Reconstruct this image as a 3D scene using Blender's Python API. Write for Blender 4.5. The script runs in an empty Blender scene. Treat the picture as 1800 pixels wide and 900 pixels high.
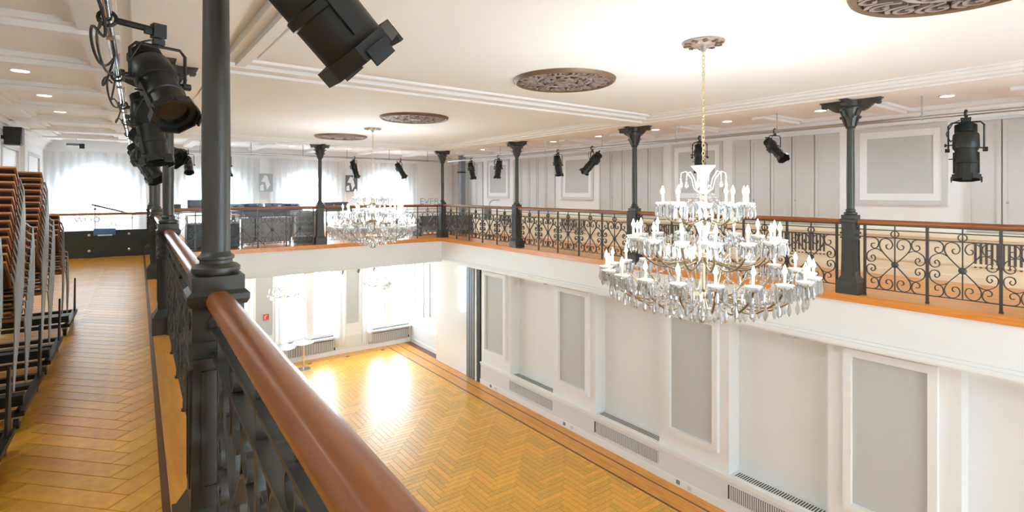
import bpy, bmesh, math, random
from math import sin, cos, pi, radians as R, atan2, sqrt, tan
from mathutils import Vector, Matrix, Euler
random.seed(7)
sc = bpy.context.scene
COL = sc.collection

# ------------------------------------------------------------ camera, world, exposure
EYE = 5.33            # eye height above the hall floor; heights below are written relative to the eye
F_PX = 928.0
cam = bpy.data.cameras.new('camera')
cam.sensor_fit = 'HORIZONTAL'; cam.sensor_width = 36.0
cam.lens = F_PX / 1800 * 36
cam.shift_y = -(450 - 338) / 1800.0
cam.clip_start = 0.02; cam.clip_end = 200
camo = bpy.data.objects.new('camera', cam); COL.objects.link(camo)
camo.location = (0, 0, 0)
camo.rotation_euler = (R(90), 0, R(-37))
sc.camera = camo

w = bpy.data.worlds.new('sky'); sc.world = w; w.use_nodes = True
bg = w.node_tree.nodes['Background']
bg.inputs[0].default_value = (0.67, 0.855, 1.0, 1); bg.inputs[1].default_value = 18.0
sc.view_settings.view_transform = 'Standard'
sc.view_settings.look = 'None'
sc.view_settings.gamma = 1.0
sc.view_settings.use_curve_mapping = False
sc.view_settings.exposure = 0.58
CHANDELIER_W = 78.0
DOWNLIGHT_W = 33.0
sc.cycles.max_bounces = 9; sc.cycles.diffuse_bounces = 5; sc.cycles.glossy_bounces = 3
sc.cycles.transmission_bounces = 6; sc.cycles.transparent_max_bounces = 12
sc.cycles.sample_clamp_indirect = 6.0
sc.cycles.caustics_reflective = False; sc.cycles.caustics_refractive = False
sc.cycles.use_denoising = True

# levels (eye relative)
ZF = -1.36     # gallery floor
ZB = -2.08     # underside of gallery
Z0 = -5.33     # hall floor
ZC = 1.32      # hall ceiling
ZS = 1.24      # soffit of ceiling bands
YN = -4.5      # near end wall
YF = 17.3      # far end wall
XR = 10.25     # right gallery wall

# ------------------------------------------------------------ materials
MATS = {}
def mat(name, col, rough=0.5, metal=0.0, noise=0.0, nscale=8.0, bump=0.0, spec=0.5, trans=0.0, ior=1.45, emit=None, estr=0.0, alpha=1.0, coat=0.0):
    m = bpy.data.materials.new(name); m.use_nodes = True
    nt = m.node_tree; b = nt.nodes['Principled BSDF']
    b.inputs['Base Color'].default_value = (*col, 1)
    b.inputs['Roughness'].default_value = rough
    b.inputs['Metallic'].default_value = metal
    b.inputs['Specular IOR Level'].default_value = spec
    b.inputs['Transmission Weight'].default_value = trans
    b.inputs['IOR'].default_value = ior
    b.inputs['Coat Weight'].default_value = coat
    if alpha < 1: b.inputs['Alpha'].default_value = alpha
    if emit:
        b.inputs['Emission Color'].default_value = (*emit, 1); b.inputs['Emission Strength'].default_value = estr
    if noise or bump:
        tc = nt.nodes.new('ShaderNodeTexCoord')
        n = nt.nodes.new('ShaderNodeTexNoise'); n.inputs['Scale'].default_value = nscale; n.inputs['Detail'].default_value = 4
        nt.links.new(tc.outputs['Object'], n.inputs['Vector'])
        if noise:
            r = nt.nodes.new('ShaderNodeMapRange')
            r.inputs['To Min'].default_value = 1 - noise; r.inputs['To Max'].default_value = 1 + noise
            nt.links.new(n.outputs['Fac'], r.inputs['Value'])
            mx = nt.nodes.new('ShaderNodeMix'); mx.data_type = 'RGBA'; mx.blend_type = 'MULTIPLY'; mx.inputs['Factor'].default_value = 1
            mx.inputs[6].default_value = (*col, 1)
            nt.links.new(r.outputs['Result'], mx.inputs[7]); nt.links.new(mx.outputs[2], b.inputs['Base Color'])
        if bump:
            bp = nt.nodes.new('ShaderNodeBump'); bp.inputs['Strength'].default_value = bump; bp.inputs['Distance'].default_value = 0.01
            nt.links.new(n.outputs['Fac'], bp.inputs['Height']); nt.links.new(bp.outputs['Normal'], b.inputs['Normal'])
    MATS[name] = m
    return m

def wood(name, c1, c2, rough, scale=(14, 1.2, 14), use_tone=False, coat=0.0):
    m = bpy.data.materials.new(name); m.use_nodes = True
    nt = m.node_tree; b = nt.nodes['Principled BSDF']
    tc = nt.nodes.new('ShaderNodeTexCoord'); mp = nt.nodes.new('ShaderNodeMapping'); mp.inputs['Scale'].default_value = scale
    nt.links.new(tc.outputs['Object'], mp.inputs['Vector'])
    n = nt.nodes.new('ShaderNodeTexNoise'); n.inputs['Scale'].default_value = 2.0; n.inputs['Detail'].default_value = 6; n.inputs['Distortion'].default_value = 0.6
    nt.links.new(mp.outputs['Vector'], n.inputs['Vector'])
    cr = nt.nodes.new('ShaderNodeValToRGB')
    cr.color_ramp.elements[0].position = 0.3; cr.color_ramp.elements[0].color = (*c1, 1)
    cr.color_ramp.elements[1].position = 0.72; cr.color_ramp.elements[1].color = (*c2, 1)
    nt.links.new(n.outputs['Fac'], cr.inputs['Fac'])
    out = cr.outputs['Color']
    if use_tone:
        at = nt.nodes.new('ShaderNodeAttribute'); at.attribute_name = 'tone'
        mx = nt.nodes.new('ShaderNodeMix'); mx.data_type = 'RGBA'; mx.blend_type = 'MULTIPLY'; mx.inputs['Factor'].default_value = 1
        nt.links.new(out, mx.inputs[6]); nt.links.new(at.outputs['Color'], mx.inputs[7]); out = mx.outputs[2]
    nt.links.new(out, b.inputs['Base Color'])
    b.inputs['Roughness'].default_value = rough; b.inputs['Coat Weight'].default_value = coat; b.inputs['Coat Roughness'].default_value = 0.32; b.inputs['Specular IOR Level'].default_value = 0.3
    MATS[name] = m
    return m

mat('white', (0.86, 0.86, 0.85), 0.55, noise=0.015, nscale=3)
mat('ceil', (0.88, 0.875, 0.86), 0.7, noise=0.01, nscale=2)
mat('grey', (0.56, 0.56, 0.54), 0.6, noise=0.02, nscale=4)
mat('shutter', (0.62, 0.61, 0.585), 0.55, noise=0.02, nscale=4)
mat('dado_grey', (0.76, 0.77, 0.78), 0.5)
mat('cream', (0.92, 0.85, 0.66), 0.5, noise=0.02)
mat('grille', (0.72, 0.73, 0.74), 0.45, 0.1)
mat('slot_dark', (0.05, 0.05, 0.05), 0.6)
mat('radiator', (0.10, 0.085, 0.075), 0.5)
mat('iron', (0.062, 0.059, 0.052), 0.42, 0.25, noise=0.12, nscale=25, bump=0.12)
mat('black', (0.012, 0.013, 0.012), 0.42, 0.0, noise=0.2, nscale=20)
mat('black_gloss', (0.015, 0.016, 0.018), 0.18)
mat('lens', (0.01, 0.01, 0.012), 0.08)
mat('chrome', (0.72, 0.72, 0.72), 0.12, 1.0)
mat('steel', (0.45, 0.46, 0.47), 0.3, 0.8)
mat('brass', (0.72, 0.58, 0.36), 0.3, 0.8)
mat('bronze', (0.22, 0.15, 0.085), 0.38, 0.8)
mat('candle', (0.90, 0.82, 0.62), 0.5)
mat('bulb', (1, 0.9, 0.7), 0.3, emit=(1.0, 0.86, 0.62), estr=22)
mat('lamp_disc', (1, 1, 1), 0.3, emit=(1.0, 0.93, 0.82), estr=6)
mat('crystal', (0.97, 0.97, 0.97), 0.03, trans=0.72, ior=1.5, spec=0.9)
mat('cup_glass', (0.97, 0.96, 0.94), 0.12, trans=0.35, ior=1.45)
mat('glass', (0.95, 0.97, 0.98), 0.0, trans=1.0, ior=1.02, alpha=0.25)
mat('medallion', (0.36, 0.27, 0.23), 0.45, 0.25, noise=0.3, nscale=30)
mat('medallion_gold', (0.20, 0.12, 0.07), 0.5, 0.3)
mat('medallion_back', (0.035, 0.03, 0.025), 0.8)
mat('navy', (0.03, 0.05, 0.09), 0.4)
mat('base_dark', (0.035, 0.042, 0.036), 0.4)
mat('blue_cloth', (0.09, 0.20, 0.42), 0.8)
mat('desk_grey', (0.36, 0.37, 0.38), 0.55, noise=0.06)
mat('case_grey', (0.22, 0.23, 0.25), 0.5)
mat('trim_wood', (0.55, 0.42, 0.28), 0.5)
mat('red', (0.70, 0.06, 0.04), 0.5)
mat('paper', (0.75, 0.77, 0.76), 0.6)
mat('print_dark', (0.12, 0.13, 0.13), 0.6)
mat('letter', (0.30, 0.34, 0.40), 0.5)
mat('letter_white', (0.9, 0.92, 0.94), 0.5)
mat('rubber', (0.03, 0.03, 0.03), 0.7)
mat('white_gloss', (0.88, 0.88, 0.87), 0.12, coat=0.5)
wood('parquet', (0.74, 0.34, 0.03), (0.92, 0.49, 0.06), 0.36, (9, 9, 9), True, 0.45)
wood('parquet_dark', (0.60, 0.25, 0.012), (0.80, 0.38, 0.03), 0.32, (7, 7, 7), True, 0.45)
wood('board', (0.62, 0.24, 0.03), (0.80, 0.36, 0.06), 0.28, (10, 1.0, 10), False, 0.2)
wood('inlay', (0.12, 0.04, 0.015), (0.18, 0.07, 0.03), 0.3)
wood('nosing', (0.60, 0.20, 0.03), (0.78, 0.30, 0.06), 0.25, (10, 1.0, 10), False, 0.3)
wood('handrail', (0.23, 0.066, 0.018), (0.40, 0.13, 0.036), 0.25, (0.7, 9, 9), False, 0.35)
mat('gap_shade', (0.045, 0.022, 0.014), 0.6)  # dark brown standing for the shade in the gaps between stacked chairs
mat('leg_metal', (0.26, 0.235, 0.21), 0.4, 0.7)
wood('plywood', (0.36, 0.13, 0.04), (0.52, 0.21, 0.065), 0.35, (12, 3, 12), False, 0.2)

def sheer():
    m = bpy.data.materials.new('sheer'); m.use_nodes = True
    nt = m.node_tree; nt.nodes.remove(nt.nodes['Principled BSDF'])
    out = nt.nodes['Material Output']
    tr = nt.nodes.new('ShaderNodeBsdfTransparent')
    tl = nt.nodes.new('ShaderNodeBsdfTranslucent'); tl.inputs[0].default_value = (0.93, 0.94, 0.95, 1)
    df = nt.nodes.new('ShaderNodeBsdfDiffuse'); df.inputs[0].default_value = (0.90, 0.91, 0.92, 1)
    m1 = nt.nodes.new('ShaderNodeMixShader'); m1.inputs[0].default_value = 0.5
    m2 = nt.nodes.new('ShaderNodeMixShader'); m2.inputs[0].default_value = 0.62
    nt.links.new(tl.outputs[0], m1.inputs[1]); nt.links.new(df.outputs[0], m1.inputs[2])
    nt.links.new(tr.outputs[0], m2.inputs[1]); nt.links.new(m1.outputs[0], m2.inputs[2])
    nt.links.new(m2.outputs[0], out.inputs[0])
    MATS['sheer'] = m
def frosted():
    m = MATS['sheer'].copy(); m.name = 'frosted'
    for n in m.node_tree.nodes:
        if n.type == 'MIX_SHADER' and abs(n.inputs[0].default_value-0.62) < 1e-3: n.inputs[0].default_value = 0.35
    MATS['frosted'] = m
sheer(); frosted()
for nm in ('bulb', 'lamp_disc'):
    MATS[nm].cycles.emission_sampling = 'NONE'

# ------------------------------------------------------------ mesh helpers
class MB:
    def __init__(s): s.v = []; s.f = []; s.t = []
    def add(s, vs, fs, M=None):
        n = len(s.v)
        for p in vs:
            p = Vector(p)
            s.v.append(M @ p if M is not None else p)
        for f in fs: s.f.append([i + n for i in f])
        return s
    def box(s, a, b, M=None):
        x0, y0, z0 = a; x1, y1, z1 = b
        if x0 > x1: x0, x1 = x1, x0
        if y0 > y1: y0, y1 = y1, y0
        if z0 > z1: z0, z1 = z1, z0
        return s.add([(x0,y0,z0),(x1,y0,z0),(x1,y1,z0),(x0,y1,z0),(x0,y0,z1),(x1,y0,z1),(x1,y1,z1),(x0,y1,z1)],
              [(0,3,2,1),(4,5,6,7),(0,1,5,4),(1,2,6,5),(2,3,7,6),(3,0,4,7)], M)
    def taper(s, z0, z1, a0, b0, a1, b1, M=None):
        return s.add([(-a0,-b0,z0),(a0,-b0,z0),(a0,b0,z0),(-a0,b0,z0),(-a1,-b1,z1),(a1,-b1,z1),(a1,b1,z1),(-a1,b1,z1)],
              [(0,3,2,1),(4,5,6,7),(0,1,5,4),(1,2,6,5),(2,3,7,6),(3,0,4,7)], M)
    def prism(s, poly, d0, d1, axis='z', M=None):
        # poly: 2d points; axis z -> (x,y), y -> (x,z), x -> (y,z)
        def P(p, d):
            return {'z': (p[0], p[1], d), 'y': (p[0], d, p[1]), 'x': (d, p[0], p[1])}[axis]
        n = len(poly)
        vs = [P(p, d0) for p in poly] + [P(p, d1) for p in poly]
        fs = [list(range(n))[::-1], list(range(n, 2 * n))] + [(i, (i + 1) % n, n + (i + 1) % n, n + i) for i in range(n)]
        return s.add(vs, fs, M)
    def lathe(s, prof, n=16, M=None, cap=True, axis='z'):
        vs = []; fs = []
        for r, z in prof:
            for k in range(n):
                a = 2 * pi * k / n; vs.append((r * cos(a), r * sin(a), z))
        m = len(prof)
        for i in range(m - 1):
            for k in range(n):
                fs.append((i*n+k, i*n+(k+1)%n, (i+1)*n+(k+1)%n, (i+1)*n+k))
        if cap:
            fs.append(list(range(n))[::-1]); fs.append(list(range((m-1)*n, m*n)))
        return s.add(vs, fs, M)
    def tube(s, pts, r, n=6, closed=False, M=None, cap=True):
        pts = [Vector(p) for p in pts]; m = len(pts); vs = []; fs = []
        rr = r if isinstance(r, (list, tuple)) else [r] * m
        up = None
        for i, p in enumerate(pts):
            if closed: t = pts[(i+1) % m] - pts[i-1]
            else: t = pts[min(i+1, m-1)] - pts[max(i-1, 0)]
            if t.length < 1e-9: t = Vector((0,0,1))
            t.normalize()
            if up is None:
                up = Vector((0,0,1)) if abs(t.z) < 0.9 else Vector((1,0,0))
            a = t.cross(up); 
            if a.length < 1e-6: a = t.orthogonal()
            a.normalize(); b = a.cross(t); up = b
            for k in range(n):
                an = 2*pi*k/n; vs.append(p + (a*cos(an) + b*sin(an)) * rr[i])
        for i in range(m if closed else m - 1):
            j = (i+1) % m
            for k in range(n): fs.append((i*n+k, i*n+(k+1)%n, j*n+(k+1)%n, j*n+k))
        if cap and not closed:
            fs.append(list(range(n))[::-1]); fs.append(list(range((m-1)*n, m*n)))
        return s.add(vs, fs, M)
    def ribbon(s, pts, wd, th, M=None):
        # flat iron strip: path in the x-z plane, width wd along y, thickness th
        m = len(pts); vs = []; fs = []
        for i, p in enumerate(pts):
            a = pts[max(i-1, 0)]; b = pts[min(i+1, m-1)]
            tx, tz = b[0]-a[0], b[1]-a[1]; l = math.hypot(tx, tz) or 1; nx, nz = -tz/l*th/2, tx/l*th/2
            vs += [(p[0]+nx, -wd/2, p[1]+nz), (p[0]+nx, wd/2, p[1]+nz), (p[0]-nx, wd/2, p[1]-nz), (p[0]-nx, -wd/2, p[1]-nz)]
        for i in range(m-1):
            for k in range(4): fs.append((i*4+k, i*4+(k+1)%4, (i+1)*4+(k+1)%4, (i+1)*4+k))
        fs.append((3,2,1,0)); fs.append(tuple(4*(m-1)+k for k in range(4)))
        return s.add(vs, fs, M)
    def sphere(s, c, r, n=8, m=6, sz=1.0):
        prof = [(r*max(sin(pi*i/m), 0.02), -r*sz*cos(pi*i/m)) for i in range(m+1)]
        return s.lathe(prof, n, Matrix.Translation(c))
    def mesh(s, name, material, smooth=False):
        me = bpy.data.meshes.new(name); me.from_pydata([tuple(v) for v in s.v], [], s.f)
        if material: me.materials.append(MATS[material])
        bm = bmesh.new(); bm.from_mesh(me); bmesh.ops.recalc_face_normals(bm, faces=bm.faces); bm.to_mesh(me); bm.free()
        if smooth:
            me.polygons.foreach_set('use_smooth', [True] * len(me.polygons))
            try: me.set_sharp_from_angle(angle=R(40))
            except Exception: pass
        me.update(); return me
    def build(s, name, material, parent=None, loc=None, rot=None, smooth=False):
        return obj(name, s.mesh(name, material, smooth), parent, loc, rot)

def obj(name, me, parent=None, loc=None, rot=None):
    o = bpy.data.objects.new(name, me); COL.objects.link(o)
    if parent: o.parent = parent
    if loc is not None: o.location = loc
    if rot is not None: o.rotation_euler = rot
    return o
def tag(o, label=None, cat=None, group=None, kind=None):
    if label: o['label'] = label
    if cat: o['category'] = cat
    if group: o['group'] = group
    if kind: o['kind'] = kind
    return o
def empty(name, loc, rz=0.0):
    o = bpy.data.objects.new(name, None); COL.objects.link(o); o.location = loc; o.rotation_euler = (0, 0, rz); return o
def copy_tree(o, parent=None):
    c = o.copy(); COL.objects.link(c); c.parent = parent
    for ch in list(CH.get(o.name, ())) if False else list(o.children): copy_tree(ch, c)
    return c
def struct(o): o['kind'] = 'structure'; return o
def B(a, b, name, m, parent=None, smooth=False): return MB().box(a, b).build(name, m, parent, smooth=smooth)

# left gallery runs slightly askew: local frame (u across, v along)
SK = R(-1.72); U0 = 0.238
LM = Matrix.Translation((U0, 0, 0)) @ Matrix.Rotation(SK, 4, 'Z')
def L2(u, v):
    p = LM @ Vector((u, v, 0)); return (p.x, p.y)
def LP(u, v, z): p = LM @ Vector((u, v, 0)); return (p.x, p.y, z)
ULW = -2.13    # left wall

# ------------------------------------------------------------ structure: floors
def herring(x0, x1, y0, y1, Lp, Wp, rot, M, z, vis, name_parent, material, gap=0.0016, th=0.006, eyez=0):
    """herringbone planks, the largest in view as single parts, the rest one joined part"""
    c45, s45 = cos(rot), sin(rot)
    cx, cy = (x0+x1)/2, (y0+y1)/2
    rad = math.hypot(x1-x0, y1-y0)/2 + Lp
    n1 = int(rad / (Wp*sqrt(2))) + 3; n2 = int(rad / (Lp*sqrt(2))) + 3
    planks = []
    for i in range(-n1*2, n1*2+1):
        for j in range(-n2*2, n2*2+1):
            ox = i*Wp + j*Lp; oy = i*Wp - j*Lp
            for h, (ax, ay, lx, ly) in enumerate(((ox, oy, Lp, Wp), (ox+Lp, oy+Wp-Lp, Wp, Lp))):
                mx, my = ax+lx/2, ay+ly/2
                X = cx + mx*c45 - my*s45; Y = cy + mx*s45 + my*c45
                ex = (lx*abs(c45)+ly*abs(s45))/2*0.98; ey = (lx*abs(s45)+ly*abs(c45))/2*0.98
                if X-ex < x0-0.02 or X+ex > x1+0.02 or Y-ey < y0-0.02 or Y+ey > y1+0.02:
                    if X < x0 or X > x1 or Y < y0 or Y > y1: continue
                    # trimmed plank at the border
                planks.append((X, Y, h))
    tones = [(random.uniform(0.80, 1.12), ) for _ in range(8)]
    tint = [(t[0]*random.uniform(0.97, 1.04), t[0]*random.uniform(0.95, 1.03), t[0]*random.uniform(0.9, 1.05), 1) for t in tones]
    def plank_geo(h):
        hx, hy = (Lp/2-gap, Wp/2-gap) if h == 0 else (Wp/2-gap, Lp/2-gap)
        b = 0.0015
        vs = [(-hx,-hy,-th),(hx,-hy,-th),(hx,hy,-th),(-hx,hy,-th),(-hx+b,-hy+b,0),(hx-b,-hy+b,0),(hx-b,hy-b,0),(-hx+b,hy-b,0)]
        fs = [(4,5,6,7),(0,1,5,4),(1,2,6,5),(2,3,7,6),(3,0,4,7)]
        return [Vector((x*c45-y*s45, x*s45+y*c45, zz)) for x, y, zz in vs], fs
    geos = [plank_geo(0), plank_geo(1)]
    def score(p):
        q = M @ Vector((p[0], p[1], 0))
        return vis(q.x, q.y)
    planks.sort(key=lambda p: -score(p))
    near = planks[:300]; rest = planks[300:]
    meshes = []
    for t in range(8):
        for h in (0, 1):
            me = bpy.data.meshes.new('plank'); me.from_pydata([tuple(v) for v in geos[h][0]], [], geos[h][1]); me.materials.append(MATS[material])
            a = me.attributes.new('tone', 'FLOAT_COLOR', 'FACE')
            for k in range(5): a.data[k].color = tint[t]
            me.update(); meshes.append(me)
    rz = M.to_euler().z
    for X, Y, h in near:
        q = M @ Vector((X, Y, 0))
        o = obj('plank', meshes[random.randrange(8)*2+h], name_parent, (q.x, q.y, z), (0, 0, rz))
    vs = []; fs = []; cols = []
    for X, Y, h in rest:
        q = M @ Vector((X, Y, 0)); n = len(vs); g = geos[h]
        for v in g[0]:
            vv = Matrix.Rotation(rz, 3, 'Z') @ v if rz else v
            vs.append((q.x+vv.x, q.y+vv.y, z+vv.z))
        t = tint[random.randrange(8)]
        for f in g[1]: fs.append([i+n for i in f]); cols += t
    me = bpy.data.meshes.new('plank_field'); me.from_pydata(vs, [], fs); me.materials.append(MATS[material])
    a = me.attributes.new('tone', 'FLOAT_COLOR', 'FACE'); a.data.foreach_set('color', cols)
    me.update(); o = obj('plank_field', me, name_parent); o['kind'] = 'stuff'

def visible_px(X, Y, z):
    s, c = sin(R(37)), cos(R(37))
    d = X*s + Y*c
    if d < 0.3: return -9, -9, d
    l = (X*c - Y*s)/d
    return 900+F_PX*l, 338 - z*F_PX/d, d

fl = struct(B((-2.6, YN-0.2, Z0-0.15), (8.8, YF+0.2, Z0-0.004), 'floor', 'inlay'))
def vis_hall(X, Y):
    px, py, d = visible_px(X, Y, Z0)
    if not (500 < px < 1300 and py < 905): return -d-100
    if py > 900 or px < 520+(py-640)*0.85: return -d-50
    return -d
herring(0.4, 7.75, 0.5, 17.1, 0.60, 0.12, 0.0, Matrix(), Z0, vis_hall, fl, 'parquet')
B((0.4, YN, Z0-0.006), (7.52, 0.5, Z0), 'board', 'board', fl)
B((7.52, YN, Z0-0.004), (7.56, 16.95, Z0+0.0032), 'inlay_strip', 'inlay', fl)
xb = 7.56
for wd in (0.17, 0.17, 0.035, 0.17, 0.12):
    if wd < 0.05: B((xb, YN, Z0-0.004), (xb+wd, 16.95, Z0+0.0032), 'inlay_strip', 'inlay', fl)
    else:
        y = YN
        while y < 17.2:
            y2 = min(y + random.uniform(1.6, 2.4), 17.28)
            B((xb+0.001, y+0.001, Z0-0.006), (xb+wd-0.001, y2-0.001, Z0+0.003), 'border_board', 'board', fl); y = y2
    xb += wd
for k in range(3):
    B((0.4, 16.955+k*0.11, Z0-0.006), (7.54, 17.06+k*0.11, Z0+0.003), 'border_board', 'board', fl)

# left gallery floor
def lprism(u0, u1, v0, v1, z0, z1, name, m, parent=None):
    poly = [L2(u0, v0), L2(u1, v0), L2(u1, v1), L2(u0, v1)]
    return MB().prism(poly, z0, z1).build(name, m, parent)
VF = YF + 0.02
fgl = struct(lprism(ULW, 0.13, YN, VF, ZF-0.10, ZF-0.005, 'floor_gallery_left', 'nosing'))
def vis_gal(X, Y):
    px, py, d = visible_px(X, Y, ZF)
    if not (-20 < px < 300 and py < 960): return -d-100
    return -d
herring(ULW+0.05, -0.02, -1.0, 14.0, 0.55, 0.11, R(45), LM, ZF, vis_gal, fgl, 'parquet_dark')
lprism(-0.155, -0.125, YN, 14.0, ZF-0.006, ZF+0.0034, 'inlay_strip', 'inlay', fgl)
v = YN
while v < 14:
    v2 = min(v + 1.8, 14); lprism(-0.124, 0.13, v+0.001, v2-0.001, ZF-0.006, ZF+0.003, 'border_board', 'board', fgl); v = v2
lprism(ULW, -0.155, 14.0, VF, ZF-0.006, ZF, 'border_board', 'board', fgl)

# far + right galleries
xl14 = L2(0.13, 13.95)[0]; xlF = L2(0.13, YF)[0]
fgf = struct(MB().prism([(xl14, 13.93), (7.83, 13.93), (7.83, YF), (xlF, YF)], ZF-0.10, ZF).build('floor_gallery_far', 'nosing'))
fgr = struct(B((7.83, YN, ZF-0.10), (XR, YF, ZF), 'floor_gallery_right', 'nosing'))
# white fascias with moulded lower edge
def fascia_profile():
    return [(0, ZF-0.10), (0.0, ZB+0.13), (-0.03, ZB+0.13), (-0.03, ZB+0.09), (-0.055, ZB+0.09), (-0.055, ZB+0.03), (-0.02, ZB+0.03), (-0.02, ZB), (2.0, ZB), (2.0, ZF-0.10)]
def fascia(name, kind):
    m = MB()
    if kind == 'right':
        m.prism([(7.87+a*0.0+ (a if a <= 0 else 0) if a <= 0 else 9.9, z) for a, z in fascia_profile()], YN, YF, 'y')
    elif kind == 'far':
        m.prism([(13.97 + (a if a <= 0 else 0) if a <= 0 else YF, z) for a, z in fascia_profile()], xl14-0.1, 7.9, 'x')
    return struct(m.build(name, 'white'))
fascia('trim_fascia_right', 'right'); fascia('trim_fascia_far', 'far')
struct(MB().prism([L2(ULW, YN), L2(0.09, YN), L2(0.09, 14.1), L2(ULW, 14.1)], ZB, ZF-0.10).build('trim_fascia_left', 'white'))
struct(MB().prism([L2(ULW, 14.1), (xl14-0.05, 14.1), (xl14-0.05, YF), L2(ULW, YF)], ZB, ZF-0.10).build('trim_fascia_corner', 'white'))

# ------------------------------------------------------------ structure: walls
# right upper wall
wr = struct(B((XR, YN, ZF-0.1), (XR+0.2, YF+0.2, 1.36), 'wall_right', 'white'))
# cream dado with rail
B((XR-0.05, YN, ZF), (XR, YF, -0.66), 'dado', 'cream', wr)
B((XR-0.10, YN, -0.70), (XR-0.001, YF, -0.60), 'dado_rail', 'cream', wr)
B((XR-0.07, YN, ZF), (XR-0.049, YF, ZF+0.10), 'skirting', 'cream', wr)
B((XR-0.065, YN, -1.10), (XR-0.049, YF, -1.06), 'dado_rail', 'cream', wr)
def frame_yz(x, y0, y1, z0, z1, wd, th, name, m, parent):
    mb = MB()
    mb.prism([(y0, z0), (y1, z0), (y1-wd, z0+wd), (y0+wd, z0+wd)], x-th, x, 'x')
    mb.prism([(y0, z1), (y0+wd, z1-wd), (y1-wd, z1-wd), (y1, z1)], x-th, x, 'x')
    mb.prism([(y0, z0), (y0+wd, z0+wd), (y0+wd, z1-wd), (y0, z1)], x-th, x, 'x')
    mb.prism([(y1, z0), (y1, z1), (y1-wd, z1-wd), (y1-wd, z0+wd)], x-th, x, 'x')
    return mb.build(name, m, parent)
def frame_xz(y, x0, x1, z0, z1, wd, th, name, m, parent):
    mb = MB()
    mb.prism([(x0, z0), (x1, z0), (x1-wd, z0+wd), (x0+wd, z0+wd)], y-th, y, 'y')
    mb.prism([(x0, z1), (x0+wd, z1-wd), (x1-wd, z1-wd), (x1, z1)], y-th, y, 'y')
    mb.prism([(x0, z0), (x0+wd, z0+wd), (x0+wd, z1-wd), (x0, z1)], y-th, y, 'y')
    mb.prism([(x1, z0), (x1, z1), (x1-wd, z1-wd), (x1-wd, z0+wd)], y-th, y, 'y')
    return mb.build(name, m, parent)
for k in range(-1, 4):
    y0 = 2.45 + 3.76*k; y1 = y0 + 1.27
    fr = frame_yz(XR, y0, y1, -0.20, 1.08, 0.07, 0.035, 'panel_frame', 'shutter', wr)
    frame_yz(XR-0.001, y0+0.07, y1-0.07, -0.13, 1.01, 0.11, 0.018, 'inner_moulding', 'white', wr)
    B((XR-0.006, y0+0.16, -0.04), (XR, y1-0.16, 0.92), 'panel', 'grey', wr)
    # folding shutters between the panels
    s0 = y1 + 0.25; s1 = y0 + 3.76 - 0.22
    B((XR-0.004, s0, -0.60), (XR, s1, 1.06), 'shutter_recess', 'shutter', wr)
    nleaf = 5; wl = (s1-s0)/nleaf
    for i in range(nleaf):
        a, b = s0 + i*wl, s0 + (i+1)*wl
        lf = B((XR-0.03, a+0.006, -0.59), (XR-0.004, b-0.006, 1.05), 'shutter_leaf', 'shutter', wr)
        frame_yz(XR-0.03, a+0.01, b-0.01, -0.57, 1.04, 0.05, 0.014, 'leaf_frame', 'shutter', lf)
        if i in (1, 3): MB().sphere((XR-0.045, a+wl*0.85, -0.15), 0.016).build('knob', 'steel', lf)
# radiator grilles in dado
for k in range(-1, 5):
    y0 = 1.15 + 3.02*k
    rg = B((XR-0.056, y0, -1.14), (XR-0.05, y0+1.0, -0.74), 'radiator_grille', 'cream', wr)
    for i in range(16):
        B((XR-0.062, y0+0.02+i*0.062, -1.12), (XR-0.055, y0+0.05+i*0.062, -0.76), 'slot', 'radiator', rg)
# cornice of right wall
mb = MB()
for i, (d, z0, z1) in enumerate(((0.12, 1.22, 1.34), (0.07, 1.16, 1.22), (0.03, 1.10, 1.16))):
    mb.box((XR-d, YN, z0), (XR, YF, z1))
mb.build('cornice', 'white', wr)

# right lower wall with piers and niches
XP = 8.20
wl_ = struct(B((8.50, YN, Z0), (8.75, YF+0.2, ZB), 'wall_right_lower', 'white'))
B((XP-0.03, YN, Z0), (8.5, 12.30, -4.75), 'dado', 'dado_grey', wl_)
B((XP-0.06, YN, -4.75), (8.5, 12.30, -4.72), 'dado_cap', 'white', wl_)
B((XP-0.045, YN, -4.80), (XP-0.03, 12.30, -4.75), 'dado_moulding', 'white', wl_)
struct(B((XP-0.05, YN, Z0), (XP-0.03, 12.30, Z0+0.14), 'baseboard_right', 'white'))
piers = [(-4.45, -2.75), (-1.21, 0.27), (1.83, 3.33), (4.86, 6.27), (7.92, 9.29), (10.95, 12.30)]
for a, b in piers:
    B((XP, a, -4.72), (8.5, b, ZB), 'pier', 'white', wl_)
    c = (a+b)/2 + (0.0 if b < 12 else 0.0); hw = 0.53
    frame_yz(XP, c-hw, c+hw, -4.41, -2.17, 0.10, 0.07, 'panel_frame', 'white', wl_)
    B((XP-0.008, c-hw+0.09, -4.32), (XP, c+hw-0.09, -2.26), 'panel', 'grey', wl_)
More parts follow.
